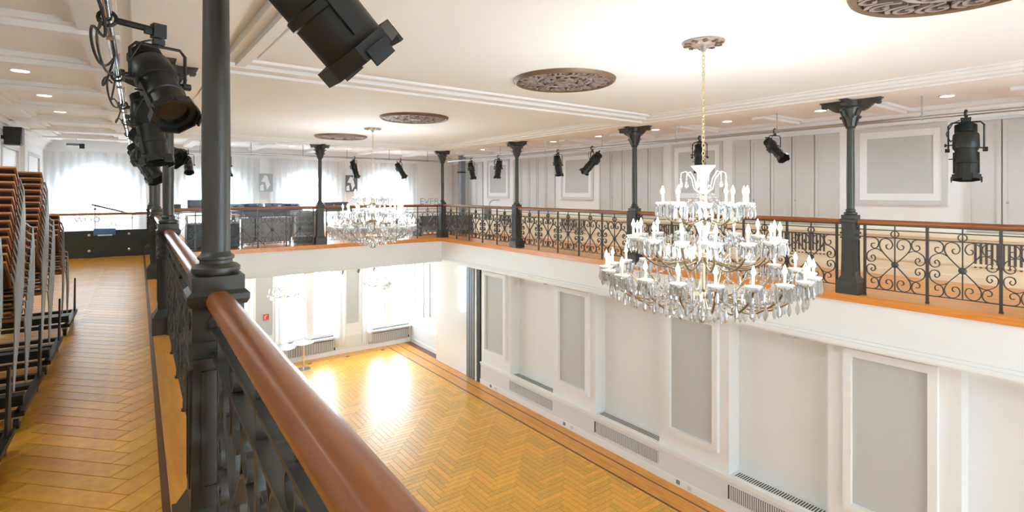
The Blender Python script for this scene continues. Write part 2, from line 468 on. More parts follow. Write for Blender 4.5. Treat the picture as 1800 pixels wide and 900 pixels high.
for (a, b), (a2, b2) in zip(piers[:-1], piers[1:]):
    n0, n1 = b, a2
    # slotted grille on the niche ledge and slatted grille in the dado front
    g = B((XP-0.0, n0+0.05, -4.722), (8.48, n1-0.05, -4.712), 'ledge_grille', 'white', wl_)
    for r_ in range(2):
        ns = int((n1-n0-0.1)/0.045)
    mbs = MB()
    for i in range(int((n1-n0-0.12)/0.04)):
        y = n0+0.07+i*0.04
        mbs.box((XP+0.04, y, -4.715), (8.40, y+0.018, -4.709))
    so = mbs.build('slots', 'slot_dark', g); so['kind'] = 'stuff'
    g = B((XP-0.036, n0-0.0, -5.10), (XP-0.03, n1+0.0, -4.87), 'dado_grille', 'slot_dark', wl_)
    mbs = MB()
    for i in range(int((n1-n0)/0.036)):
        y = n0+i*0.036
        mbs.box((XP-0.046, y, -5.10), (XP-0.034, y+0.020, -4.87))
    so = mbs.build('slats', 'grille', g); so['kind'] = 'stuff'
for i, y in enumerate((11.65, 8.72, 5.70, 2.6)):
    g = empty('power_socket', (XP-0.05, y, Z0+0.085))
    tag(g, ['double wall socket on the white baseboard nearest the dark partition slot', 'double wall socket on the white baseboard, second from the partition slot',
            'double wall socket on the baseboard below the chandelier, third from the partition slot', 'double wall socket on the baseboard below the nearest grey panel'][i], 'socket', 'sockets on the right baseboard')
    for dy in (-0.12, 0.12):
        MB().box((-0.012, dy-0.035, -0.035), (0, dy+0.035, 0.035)).build('outlet', 'grille' if dy < 0 else 'case_grey', g)
    MB().box((-0.008, -0.05, -0.02), (0, 0.05, 0.02)).build('cover_plate', 'white', g)
for i, y in enumerate((9.9, 6.98, 3.98)):
    g = MB().box((-0.14, -0.10, -0.16), (0, 0.10, 0)).box((-0.15, -0.08, -0.14), (-0.14, 0.08, -0.02)).build('niche_speaker', 'grille', None, (8.5, y, -2.10))
    tag(g, ['small grey box speaker high in the niche nearest the dark partition slot', 'small grey box speaker high in the niche left of the chandelier', 'small grey box speaker high in the niche right of the chandelier'][i], 'speaker', 'box speakers in the wall niches')

# wall beyond the partition slot, below the far gallery
B((8.30, 12.30, Z0), (8.5, 12.42, ZB), 'pier', 'white', wl_)
B((8.36, 12.42, Z0), (8.5, 13.05, ZB), 'partition_slot', 'slot_dark', wl_)
B((8.15, 12.50, Z0+0.01), (8.36, 12.56, ZB), 'slot_post', 'white', wl_)
B((8.15, 12.62, Z0+0.01), (8.34, 12.98, ZB), 'slot_lining', 'case_grey', wl_)
for k, y in enumerate((12.72, 12.84)):
    B((8.145, y, Z0+0.01), (8.151, y+0.02, ZB), 'slot_edge', 'slot_dark', wl_)
B((8.18, 12.36, Z0+0.01), (8.31, 12.49, ZB), 'slot_edge', 'slot_dark', wl_)
sp = empty('sliding_partition', (8.25, 14.0, Z0)); tag(sp, 'glossy white sliding partition panel beside the dark slot under the far gallery', 'partition')
MB().box((-0.08, -0.98, 0.012), (0.03, 0.85, ZB-Z0-0.01)).build('panel', 'white_gloss', sp)
MB().box((-0.09, -1.0, 0.012), (0.04, -0.98, ZB-Z0-0.01)).build('edge_seal', 'slot_dark', sp)
MB().box((-0.08, -0.98, 0.0), (0.03, 0.85, 0.012)).build('floor_seal', 'slot_dark', sp)
frame_yz(8.5, 15.05, 15.95, -4.3, -2.3, 0.09, 0.04, 'panel_frame', 'white', wl_)
B((8.49, 15.14, -4.21), (8.5, 15.86, -2.4), 'panel', 'grey', wl_)
frame_yz(8.5, 16.3, 17.05, -4.3, -2.3, 0.09, 0.04, 'panel_frame', 'white', wl_)
B((8.47, 14.9, Z0), (8.5, YF, -4.72), 'dado', 'dado_grey', wl_)
B((8.45, 14.9, -4.75), (8.5, YF, -4.70), 'dado_cap', 'white', wl_)
B((8.45, 14.9, Z0), (8.47, YF, Z0+0.14), 'skirting', 'white', wl_)

# far lower wall with tall double windows
def wall_with_rects(name, y0, y1, x0, x1, z0, z1, holes, m):
    mb = MB(); xs = x0
    for hx0, hx1, hz0, hz1 in sorted(holes):
        mb.box((xs, y0, z0), (hx0, y1, z1))
        if hz0 > z0: mb.box((hx0, y0, z0), (hx1, y1, hz0))
        if hz1 < z1: mb.box((hx0, y0, hz1), (hx1, y1, z1))
        xs = hx1
    mb.box((xs, y0, z0), (x1, y1, z1))
    return struct(mb.build(name, m))
lw = [(-1.35, 0.29), (1.42, 3.05), (4.16, 5.80), (6.90, 8.44)]
wfl = wall_with_rects('wall_far_lower', YF, YF+0.35, -2.6, 8.75, Z0, ZB, [(a, b, -4.72, -2.30) for a, b in lw], 'white')
WN = [0]
def win_rect(x0, x1, z0, z1, y, sgn=1):
    WN[0] += 1
    wo = struct(frame_xz(y+0.16, x0, x1, z0, z1, 0.07, 0.08, 'window_%d' % WN[0], 'white', None))
    xm = (x0+x1)/2
    B((xm-0.10, y+0.05, z0), (xm+0.10, y+0.18, z1), 'mullion', 'white', wo)
    for a, b in ((x0+0.07, xm-0.10), (xm+0.10, x1-0.07)):
        frame_xz(y+0.15, a, b, z0+0.07, z1-0.07, 0.05, 0.05, 'sash', 'white', wo)
        B((a+0.05, y+0.12, z0+0.12), (b-0.05, y+0.126, z1-0.12), 'pane', 'glass', wo)
    B((x0-0.04, y-0.12, z0-0.04), (x1+0.04, y+0.1, z0), 'sill', 'white', wo)
    return wo
for a, b in lw:
    win_rect(a, b, -4.72, -2.30, YF)
    if a > 0:
        g = B((a+0.02, YF-0.03, -5.16), (b-0.02, YF-0.001, -4.82), 'radiator_grille', 'slot_dark', wfl)
        mbs = MB()
        for i in range(int((b-a-0.04)/0.05)): mbs.box((a+0.03+i*0.05, YF-0.05, -5.15), (a+0.058+i*0.05, YF-0.028, -4.83))
        so = mbs.build('slats', 'grille', g); so['kind'] = 'stuff'
B((-2.5, YF-0.025, Z0), (8.45, YF, Z0+0.14), 'skirting', 'white', wfl)
B((-2.5, YF-0.02, -4.78), (4.1, YF, -4.72), 'dado_cap', 'white', wfl)
B((5.86, YF-0.012, Z0+0.14), (6.84, YF, -4.78), 'dado', 'dado_grey', wfl)
B((5.86, YF-0.02, -4.78), (6.84, YF, -4.72), 'dado_cap', 'white', wfl)
for a, b in ((6.05, 6.65), (3.3, 3.95)):
    frame_xz(YF, a, b, -4.45, -2.3, 0.09, 0.04, 'panel_frame', 'white', wfl)
    B((a+0.08, YF-0.008, -4.36), (b-0.08, YF, -2.4), 'panel', 'grey', wfl)

# far upper wall with four arched windows
arch = [(-0.33, 0.86), (2.28, 0.82), (4.94, 0.82), (7.50, 0.86)]
ZSPR = -0.22; ZSILL = -1.05
mb = MB(); xs = -2.6
for c, r in arch:
    mb.box((xs, YF, ZB), (c-r, YF+0.35, 1.36))
    mb.box((c-r, YF, ZB), (c+r, YF+0.35, ZSILL))
    pts = [(c-r, 1.36), (c-r, ZSPR)] + [(c - r*cos(pi*i/20), ZSPR + r*sin(pi*i/20)) for i in range(1, 20)] + [(c+r, ZSPR), (c+r, 1.36)]
    for i in range(1, len(pts)-2):
        (xa, za), (xb_, zb) = pts[i], pts[i+1]
        if abs(xb_-xa) > 1e-6: mb.prism([(xa, za), (xb_, zb), (xb_, 1.36), (xa, 1.36)], YF, YF+0.35, 'y')
    xs = c+r
mb.box((xs, YF, ZB), (XR+0.2, YF+0.35, 1.36))
wfu = struct(mb.build('wall_far', 'white'))
for c, r in arch:
    WN[0] += 1
    m2 = MB(); ro, ri = r, r-0.07
    po = [(c-ro, ZSILL)] + [(c-ro*cos(pi*i/20), ZSPR+ro*sin(pi*i/20)) for i in range(21)] + [(c+ro, ZSILL)]
    pi_ = [(c-ri, ZSILL)] + [(c-ri*cos(pi*i/20), ZSPR+ri*sin(pi*i/20)) for i in range(21)] + [(c+ri, ZSILL)]
    for i in range(len(po)-1): m2.prism([po[i], po[i+1], pi_[i+1], pi_[i]], YF+0.1, YF+0.2, 'y')
    m2.box((c-ro, YF+0.1, ZSILL), (c+ro, YF+0.2, ZSILL+0.07))
    wo = struct(m2.build('window_%d' % WN[0], 'white'))
    B((c-0.05, YF+0.09, ZSILL), (c+0.05, YF+0.2, ZSPR+r-0.05), 'mullion', 'white', wo)
    for s_ in (-1, 1):
        gp = [(c+s_*0.05, ZSILL+0.07)] + [(c+s_*ri*cos(pi/2*i/10), ZSPR+ri*sin(pi/2*i/10)) for i in range(0, 10)] + [(c+s_*0.05, ZSPR+ri)]
        gp.insert(1, (c+s_*ri, ZSILL+0.07))
        MB().prism(gp, YF+0.14, YF+0.145, 'y').build('pane', 'glass', wo)
# near end wall, unseen; window openings added behind the camera to let daylight in
near_holes = [(-1.4, 0.5), (1.3, 3.2), (3.9, 5.8), (6.5, 8.4)]
wall_with_rects('wall_near_lower', YN-0.3, YN, -2.6, XR+0.2, Z0, ZB, [(a, min(b, 8.3), -4.6, -2.4) for a, b in near_holes], 'white')
wall_with_rects('wall_near', YN-0.3, YN, -2.6, XR+0.2, ZB, 1.4, [(a, b, -1.1, 0.95) for a, b in near_holes[2:]], 'white')
for a, b in near_holes:
    win_rect(a, min(b, 8.3), -4.6, -2.4, YN-0.25)
    if a > 3: win_rect(a, b, -1.1, 0.95, YN-0.25)

# left wall
wleft = struct(MB().prism([L2(ULW-0.2, YN-0.4), L2(ULW, YN-0.4), L2(ULW, YF+0.2), L2(ULW-0.2, YF+0.2)], Z0, 1.40).build('wall_left', 'white'))
def lbox(u0, u1, v0, v1, z0, z1, mb):
    mb.box((u0, v0, z0), (u1, v1, z1), LM); return mb
lbox(ULW, ULW+0.03, YN, YF, ZF, ZF+0.16, MB()).build('skirting', 'white', wleft)
mbc = MB()
for d, z0, z1 in ((0.16, 1.22, 1.34), (0.10, 1.14, 1.22), (0.05, 1.05, 1.14)): lbox(ULW, ULW+d, YN, YF, z0, z1, mbc)
mbc.build('cornice', 'white', wleft)
for v in (3.0, 5.8, 8.6, 11.4, 14.0):
    lbox(ULW, ULW+0.07, v, v+0.35, ZF+0.16, 1.05, MB()).build('pilaster', 'white', wleft)
    m3 = MB(); a, b, z0, z1 = v+0.7, v+2.3, -0.95, 0.85
    for q in ((a, b, z0, z0+0.07), (a, b, z1-0.07, z1), (a, a+0.07, z0+0.07, z1-0.07), (b-0.07, b, z0+0.07, z1-0.07)):
        lbox(ULW, ULW+0.035, q[0], q[1], q[2], q[3], m3)
    m3.build('panel_frame', 'shutter', wleft)
# wall under left gallery (hall side) is open; its back wall is the left wall itself

# ------------------------------------------------------------ ceiling
ce = struct(B((-2.8, YN-0.3, ZC), (XR+0.3, YF+0.4, ZC+0.15), 'ceiling', 'ceil'))
def band(name, boxes, parent=ce, M=None):
    m = MB()
    for b in boxes: m.box(b[0], b[1], M)
    return m.build(name, 'ceil', parent)
# soffit along right column row, stepped mouldings each side
band('beam', [((7.62, YN, ZS), (8.30, 14.5, ZC)), ((7.48, YN, ZS+0.02), (7.62, 13.6, ZC)), ((7.38, YN, ZS+0.045), (7.48, 13.6, ZC)), ((7.22, YN, ZS+0.065), (7.30, 13.4, ZC)),
               ((8.30, YN, ZS+0.03), (8.40, 14.5, ZC))])
band('beam', [((0.5, 13.72, ZS), (7.62, 14.42, ZC)), ((0.5, 13.6, ZS+0.03), (7.62, 13.72, ZC)), ((0.5, 13.42, ZS+0.06), (7.5, 13.5, ZC))])
band('beam', [((-0.28, YN, ZS), (0.30, 14.4, ZC)), ((0.30, YN, ZS+0.03), (0.38, 14.4, ZC)), ((-0.36, YN, ZS+0.03), (-0.28, 14.4, ZC))], M=LM)
# transverse band between the two ceiling bays
band('beam', [((0.55, 6.10, ZS-0.01), (7.5, 6.52, ZC)), ((0.55, 5.92, ZS+0.02), (7.4, 6.10, ZC)), ((0.55, 6.52, ZS+0.02), (7.4, 6.70, ZC)), ((0.55, 5.74, ZS+0.05), (7.3, 5.86, ZC)),
               ((0.55, 6.76, ZS+0.05), (7.3, 6.90, ZC))])
# long ribs framing the bays on the left
band('rib', [((0.92, YN, ZC-0.12), (1.00, 5.60, ZC)), ((0.84, YN, ZC-0.07), (0.92, 5.60, ZC)), ((1.00, YN, ZC-0.06), (1.06, 5.60, ZC)), ((1.12, YN, ZC-0.02), (1.14, 5.60, ZC))])
band('rib', [((0.86, 7.05, ZC-0.06), (0.98, 13.3, ZC)), ((0.98, 7.05, ZC-0.03), (1.05, 13.3, ZC))])
# left gallery coffers
for v in (-3.5, -1.2, 1.1, 3.35, 5.35, 6.85, 8.6, 10.38, 12.14, 13.9, 15.6):
    wd = 0.22
    band('coffer_rib', [((ULW+0.1, v-wd/2, ZC-0.10), (-0.36, v+wd/2, ZC)), ((ULW+0.1, v-wd/2-0.06, ZC-0.05), (-0.36, v-wd/2, ZC)), ((ULW+0.1, v+wd/2, ZC-0.05), (-0.36, v+wd/2+0.06, ZC))], M=LM)
band('coffer_rib', [((-0.62, YN, ZC-0.07), (-0.36, 16.5, ZC)), ((-0.70, YN, ZC-0.03), (-0.62, 16.5, ZC))], M=LM)
band('coffer_rib', [((ULW+0.12, YN, ZC-0.07), (ULW+0.42, 16.5, ZC)), ((ULW+0.42, YN, ZC-0.03), (ULW+0.5, 16.5, ZC))], M=LM)
# right gallery coffers
for k in range(-2, 9):
    y = 1.37 + 1.62*k
    band('coffer_rib', [((8.65, y-0.10, ZC-0.09), (9.95, y+0.10, ZC)), ((8.65, y-0.15, ZC-0.045), (9.95, y-0.10, ZC)), ((8.65, y+0.10, ZC-0.045), (9.95, y+0.15, ZC))])
band('coffer_rib', [((8.40, YN, ZC-0.05), (8.65, 16.6, ZC)), ((9.95, YN, ZC-0.06), (10.15, 16.6, ZC))])
# far gallery coffers
for k in range(5):
    x = 1.6 + 1.62*k
    band('coffer_rib', [((x-0.10, 14.6, ZC-0.09), (x+0.10, 16.9, ZC))])

# ------------------------------------------------------------ downlights
def downlight(x, y, label, k=1.0):
    g = empty('ceiling_downlight', (x, y, ZC)); tag(g, label, 'downlight', 'recessed gallery downlights')
    MB().lathe([(0.095, -0.008), (0.10, 0.0)], 20).lathe([(0.075, -0.010), (0.095, -0.008)], 20, cap=False).build('trim_ring', 'white', g)
    MB().lathe([(0.076, -0.0115), (0.076, -0.0095)], 20).build('lens', 'lamp_disc', g)
    ld = bpy.data.lights.new('downlight', 'SPOT'); ld.energy = DOWNLIGHT_W*k; ld.color = (0.79, 0.935, 1.0); ld.spot_size = R(150); ld.spot_blend = 0.8; ld.shadow_soft_size = 0.07
    lo = bpy.data.objects.new('downlight', ld); COL.objects.link(lo); lo.parent = g; lo.location = (0, 0, -0.04)
for k, v in enumerate((-2.4, -0.1, 2.2, 4.35, 6.1, 7.72, 9.5, 11.26, 13.0)):
    x, y = L2(-1.28, v)
    downlight(x, y, 'round downlight in the left gallery ceiling, coffer %s from the far windows' % ['ninth','eighth','seventh','sixth','fifth','fourth','third','second','first'][k])
for k in range(-2, 8):
    downlight(9.08, 2.18 + 1.62*k, 'round downlight in the right gallery ceiling, %s from the far windows' % ['tenth','ninth','eighth','seventh','sixth','fifth','fourth','third','second','first'][k+2])

for k in range(5):  # extra downlights added to brighten the dim far wall
    downlight(2.4 + 1.62*k, 15.7, 'added fill downlight above the far gallery, %s from the left' % ['first', 'second', 'third', 'fourth', 'fifth'][k], 1.6)

# ------------------------------------------------------------ iron columns
def column_meshes():
    out = []
    m = MB(); m.taper(0, 0.17, 0.135, 0.135, 0.135, 0.135); m.taper(0.17, 0.235, 0.125, 0.125, 0.09, 0.09)
    out.append(('plinth', m.mesh('plinth', 'iron')))
    m = MB(); m.taper(0.235, 0.80, 0.088, 0.088, 0.078, 0.078)
    for s_ in (0, 1, 2, 3):
        Mx = Matrix.Rotation(pi/2*s_, 4, 'Z')
        m.box((-0.055, -0.092, 0.30), (-0.045, -0.078, 0.72), Mx); m.box((0.045, -0.092, 0.30), (0.055, -0.078, 0.72), Mx)
        m.box((-0.055, -0.092, 0.30), (0.055, -0.078, 0.31), Mx); m.box((-0.055, -0.092, 0.71), (0.055, -0.078, 0.72), Mx)
    m.taper(0.74, 0.765, 0.092, 0.092, 0.092, 0.092)
    out.append(('pedestal', m.mesh('pedestal', 'iron')))
    m = MB(); m.taper(0.80, 0.825, 0.095, 0.095, 0.095, 0.095); m.taper(0.825, 0.95, 0.083, 0.083, 0.083, 0.083); m.taper(0.95, 0.97, 0.09, 0.09, 0.10, 0.10)
    m.taper(0.97, 0.99, 0.10, 0.10, 0.10, 0.10); m.taper(0.99, 1.005, 0.10, 0.10, 0.085, 0.085); m.taper(1.005, 1.055, 0.085, 0.085, 0.085, 0.085)
    out.append(('pedestal_cap', m.mesh('pedestal_cap', 'iron')))
    m = MB(); m.lathe([(0.03, 1.055), (0.072, 1.055), (0.082, 1.068), (0.082, 1.082), (0.070, 1.092), (0.055, 1.097), (0.055, 1.108), (0.062, 1.113), (0.062, 1.122), (0.052, 1.13), (0.048, 1.14)], 24)
    out.append(('base_ring', m.mesh('base_ring', 'iron', True)))
    m = MB(); m.lathe([(0.047, 1.14), (0.049, 1.5), (0.044, 2.12), (0.043, 2.22)], 24)
    out.append(('shaft', m.mesh('shaft', 'iron', True)))
    m = MB(); m.lathe([(0.043, 2.22), (0.058, 2.225), (0.058, 2.24), (0.05, 2.25), (0.062, 2.30), (0.085, 2.345), (0.088, 2.36), (0.075, 2.37), (0.095, 2.42), (0.12, 2.47), (0.12, 2.50), (0.10, 2.52), (0.10, 2.60)], 16)
    for k in range(8):      # acanthus leaves on the bell
        Mx = Matrix.Rotation(pi/4*k, 4, 'Z')
        m.ribbon([(0.06, 2.25), (0.085, 2.32), (0.10, 2.37), (0.125, 2.375), (0.118, 2.355)], 0.04, 0.012, Mx)
        Mx = Matrix.Rotation(pi/4*k+pi/8, 4, 'Z')
        m.ribbon([(0.085, 2.36), (0.11, 2.43), (0.135, 2.475), (0.155, 2.472), (0.148, 2.45)], 0.045, 0.012, Mx)
    out.append(('capital', m.mesh('capital', 'iron', True)))
    # four scrolled brackets carrying the beams
    brs = []
    for k, ln in enumerate((0.24, 0.36, 0.24, 0.36)):
        m = MB(); Mx = Matrix.Rotation(pi/2*k, 4, 'Z')
        prof = [(0.06, 2.60), (ln, 2.60), (ln, 2.565), (ln-0.02, 2.555), (ln-0.015, 2.535), (ln-0.03, 2.515), (ln-0.055, 2.52), (ln-0.06, 2.54), (ln-0.09, 2.52), (ln-0.15, 2.47), (ln-0.19 if ln > 0.3 else 0.07, 2.45), (0.07, 2.44)]
        m.prism(prof, -0.028, 0.028, 'y', Mx)
        m.box((0.05, -0.05, 2.585), (ln+0.01, 0.05, 2.60), Mx)
        m.lathe([(0.03, -0.035), (0.03, 0.035)], 10, Mx @ Matrix.Translation((ln-0.035, 0, 2.542)) @ Matrix.Rotation(pi/2, 4, 'X'))
        brs.append(('bracket', m.mesh('bracket', 'iron')))
    out += brs
    m = MB()
    for k in range(4):
        Mx = Matrix.Rotation(pi/2*k, 4, 'Z')
        m.lathe([(0.034, 0), (0.034, 0.006), (0.026, 0.006), (0.026, 0.003)], 14, Mx @ Matrix.Translation((0, -0.083, 0.89)) @ Matrix.Rotation(pi/2, 4, 'X'))
        for j in range(2):
            m.box((-0.024, -0.088, 0.887), (0.024, -0.083, 0.893), Mx @ Matrix.Translation((0, 0, 0.89)) @ Matrix.Rotation(pi/4+pi/2*j, 4, 'Y') @ Matrix.Translation((0, 0, -0.89)))
    out.append(('rosette', m.mesh('rosette', 'iron')))
    return out
CM = column_meshes()
def column(x, y, rz, label):
    g = empty('iron_column', (x, y, ZF), rz); tag(g, label, 'column', 'cast iron gallery columns')
    for nm, me in CM: obj(nm, me, g)
RY = [-0.76, 2.945, 6.655, 10.355, 14.06]; RX = 7.95
rl = ['', 'grey cast iron column at the right, its rosette pedestal clear of the chandelier', 'grey cast iron column just left of the large chandelier', 'grey cast iron column on the right gallery, second from the far corner', 'grey cast iron column at the far right corner of the gallery rail']
for y, lb in list(zip(RY, rl))[1:]: column(RX, y, 0, lb)
column(4.30, 14.06, 0, 'grey cast iron column on the far gallery behind the distant chandelier')
LV = [2.25, 6.15, 10.1, 14.05]
ll = ['large dark iron column standing nearest, beside the near handrail', 'dark iron column second along the left gallery rail', 'dark iron column third along the left gallery rail', 'dark iron column at the far left end of the gallery rail']
for v, lb in zip(LV, ll):
    x, y = L2(0, v); column(x, y, SK, lb)

# ------------------------------------------------------------ railings
def smooth_path(ctrl, n=5):
    P = [Vector((a, b)) for a, b in ctrl]; out = []
    for i in range(len(P)-1):
        p0 = P[max(i-1, 0)]; p1 = P[i]; p2 = P[i+1]; p3 = P[min(i+2, len(P)-1)]
        for k in range(n):
            t = k/n
            out.append(tuple(0.5*((2*p1)+(p2-p0)*t+(2*p0-5*p1+4*p2-p3)*t*t+(3*p1-p0-3*p2+p3)*t**3)))
    out.append(tuple(P[-1])); return out
HEART = [(0.03, 0.03), (0.25, 0.24), (0.42, 0.42), (0.515, 0.60), (0.48, 0.78), (0.33, 0.87), (0.15, 0.82), (0.07, 0.66), (0.14, 0.53), (0.26, 0.53), (0.29, 0.63), (0.22, 0.67)]
CORNER = [(0.96, 0.88), (0.80, 0.885), (0.64, 0.86), (0.545, 0.74), (0.58, 0.57), (0.70, 0.51), (0.80, 0.58), (0.775, 0.68), (0.68, 0.68)]
SIDE = [(0.44, 0.43), (0.60, 0.50), (0.78, 0.46), (0.93, 0.34), (0.96, 0.16), (0.85, 0.05), (0.70, 0.08), (0.66, 0.20), (0.74, 0.28), (0.81, 0.22), (0.77, 0.16)]
ROSZ = 0.435
def rail_meshes(bay, wd=0.022):
    h = bay/2; vs = 0.335/0.885
    S = {}
    for nm, c in (('heart', HEART), ('corner', CORNER), ('side', SIDE)):
        pts = [(a*h*0.97, b*vs) for a, b in smooth_path(c, 3)]
        S[nm] = pts
    return S
def make_railing(name, loc, rz, length, label, nb=5, joined=False, end=0.17, wd=0.026, th=0.009, cb=0.030):
    g = empty(name, loc, rz); tag(g, label, 'railing', 'wrought iron gallery railings')
    bay = (length - 2*end)/nb
    S = rail_meshes(bay)
    # wooden handrail
    prof = [(-0.036, 0.945), (0.036, 0.945), (0.042, 0.958), (0.042, 0.975), (0.034, 0.992), (0.018, 1.002), (-0.018, 1.002), (-0.034, 0.992), (-0.042, 0.975), (-0.042, 0.958)]
    m = MB(); m.prism([(a, b) for a, b in prof], 0.075, length-0.075, 'x')
    m.build('handrail', 'handrail', g, smooth=True)
    m = MB(); m.box((0.08, -0.022, 0.925), (length-0.08, 0.022, 0.945)); m.build('rail_strip', 'iron', g)
    for z in (0.775, 0.87): MB().box((0.08, -cb/2, z-0.006), (length-0.08, cb/2, z+0.006)).build('cross_bar', 'iron', g)
    MB().box((end, -wd/2, 0.095), (length-end, wd/2, 0.105)).build('cross_bar', 'iron', g)
    pm = MB(); pm.box((-0.014, -0.014, 0), (0.014, 0.014, 0.945)); pm.lathe([(0.022, 0), (0.022, 0.02)], 8); pm = pm.mesh('post', 'iron')
    for i in range(nb+1): obj('post', pm, g, (end+i*bay, 0, 0))
    bar = MB(); bar.box((-0.006, -0.008, 0.10), (0.006, 0.008, 0.945))
    ring = MB(); ring.ribbon([(0.042*cos(2*pi*k/16), 0.823+0.042*sin(2*pi*k/16)) for k in range(17)], wd, th)
    ros = MB(); ros.lathe([(0.02, -0.022), (0.036, -0.012), (0.042, 0.0), (0.036, 0.012), (0.02, 0.022)], 12, Matrix.Translation((0, 0, ROSZ)) @ Matrix.Rotation(pi/2, 4, 'X'))
    if joined:
        m = MB(); m.v = list(bar.v); m.f = list(bar.f); m.add(ring.v, ring.f); m.add(ros.v, ros.f)
        for pts in S.values():
            for sx in (1, -1):
                for sz in (1, -1): m.ribbon([(a*sx, ROSZ+b*sz) for a, b in pts], wd, th)
        pm = m.mesh('scroll_panel', 'iron')
        for i in range(nb): obj('scroll_panel', pm, g, (end+(i+0.5)*bay, 0, 0))
    else:
        bm_ = bar.mesh('scroll_panel', 'iron'); rm = ring.mesh('ring', 'iron', True); om = ros.mesh('rosette', 'iron', True)
        sm = []
        for pts in S.values():
            for sx in (1, -1):
                for sz in (1, -1): sm.append(MB().ribbon([(a*sx, ROSZ+b*sz) for a, b in pts], wd, th).mesh('scroll', 'iron', True))
        for i in range(nb):
            p = obj('scroll_panel', bm_, g, (end+(i+0.5)*bay, 0, 0))
            obj('ring', rm, p); obj('rosette', om, p)
            for me in sm: obj('scroll', me, p)
    return g
names_r = ['wrought iron railing with red brown handrail nearest on the right gallery', 'wrought iron railing directly behind the large chandelier', 'wrought iron scroll railing between second and third right hand columns', 'wrought iron scroll railing ending at the far right corner']
for i in range(4):
    make_railing('iron_railing', (RX, RY[i], ZF), pi/2, RY[i+1]-RY[i], names_r[i])
xl = L2(0, 14.05)[0]
make_railing('iron_railing', (xl, 14.06, ZF), 0, 4.30-xl, 'far gallery railing in front of the dark equipment desks', joined=True)
make_railing('iron_railing', (4.30, 14.06, ZF), 0, RX-4.30, 'far gallery railing behind the distant lit chandelier', joined=True)
LVV = [-1.70] + LV
names_l = ['near iron railing with thick polished handrail running under the viewer', 'iron railing between the nearest and second left columns', 'iron railing between second and third left columns', 'iron railing between third left column and far corner']
for i in range(4):
    x, y = L2(0, LVV[i])
    make_railing('iron_railing', (x, y, ZF), SK+pi/2, LVV[i+1]-LVV[i], names_l[i], joined=(i > 1), wd=0.036, th=0.010, cb=0.048)

# ------------------------------------------------------------ lighting pipes
PZ = 0.97
def pipe(name, pts, label, hang):
    g = empty(name, pts[0]); tag(g, label, 'pipe')
    o = Vector(pts[0]); q = [Vector(p)-o for p in pts]
    MB().tube(q, 0.025, 10).build('tube', 'steel' if 'left' not in label else 'chrome', g, smooth=True)
    for hx in hang:
        p = q[0].lerp(q[-1], hx)
        MB().tube([p, p+Vector((0, 0, ZC-0.012-PZ))], 0.009, 6).lathe([(0.04, ZC-PZ-0.014), (0.04, ZC-PZ)], 10, Matrix.Translation(p)).lathe([(0.034, -0.02), (0.034, 0.02)], 10, Matrix.Translation(p) @ Matrix.Rotation(pi/2, 4, 'Y')).build('hanger', 'steel', g)
pipe('lighting_pipe', [(8.4, YN+0.2, PZ), (8.4, 14.5, PZ)], 'long grey steel lighting pipe above the right gallery rail', [0.05+0.1*i for i in range(10)])
pipe('lighting_pipe', [(0.9, 14.55, PZ), (8.3, 14.55, PZ)], 'grey steel lighting pipe across the far gallery', [0.1, 0.25, 0.42, 0.58, 0.75, 0.92])
pa = LP(-0.38, YN+0.2, PZ); pb = LP(-0.38, 14.3, PZ)
pipe('lighting_pipe', [pa, pb], 'shiny chrome lighting pipe above the left gallery rail', [0.05+0.1*i for i in range(10)])

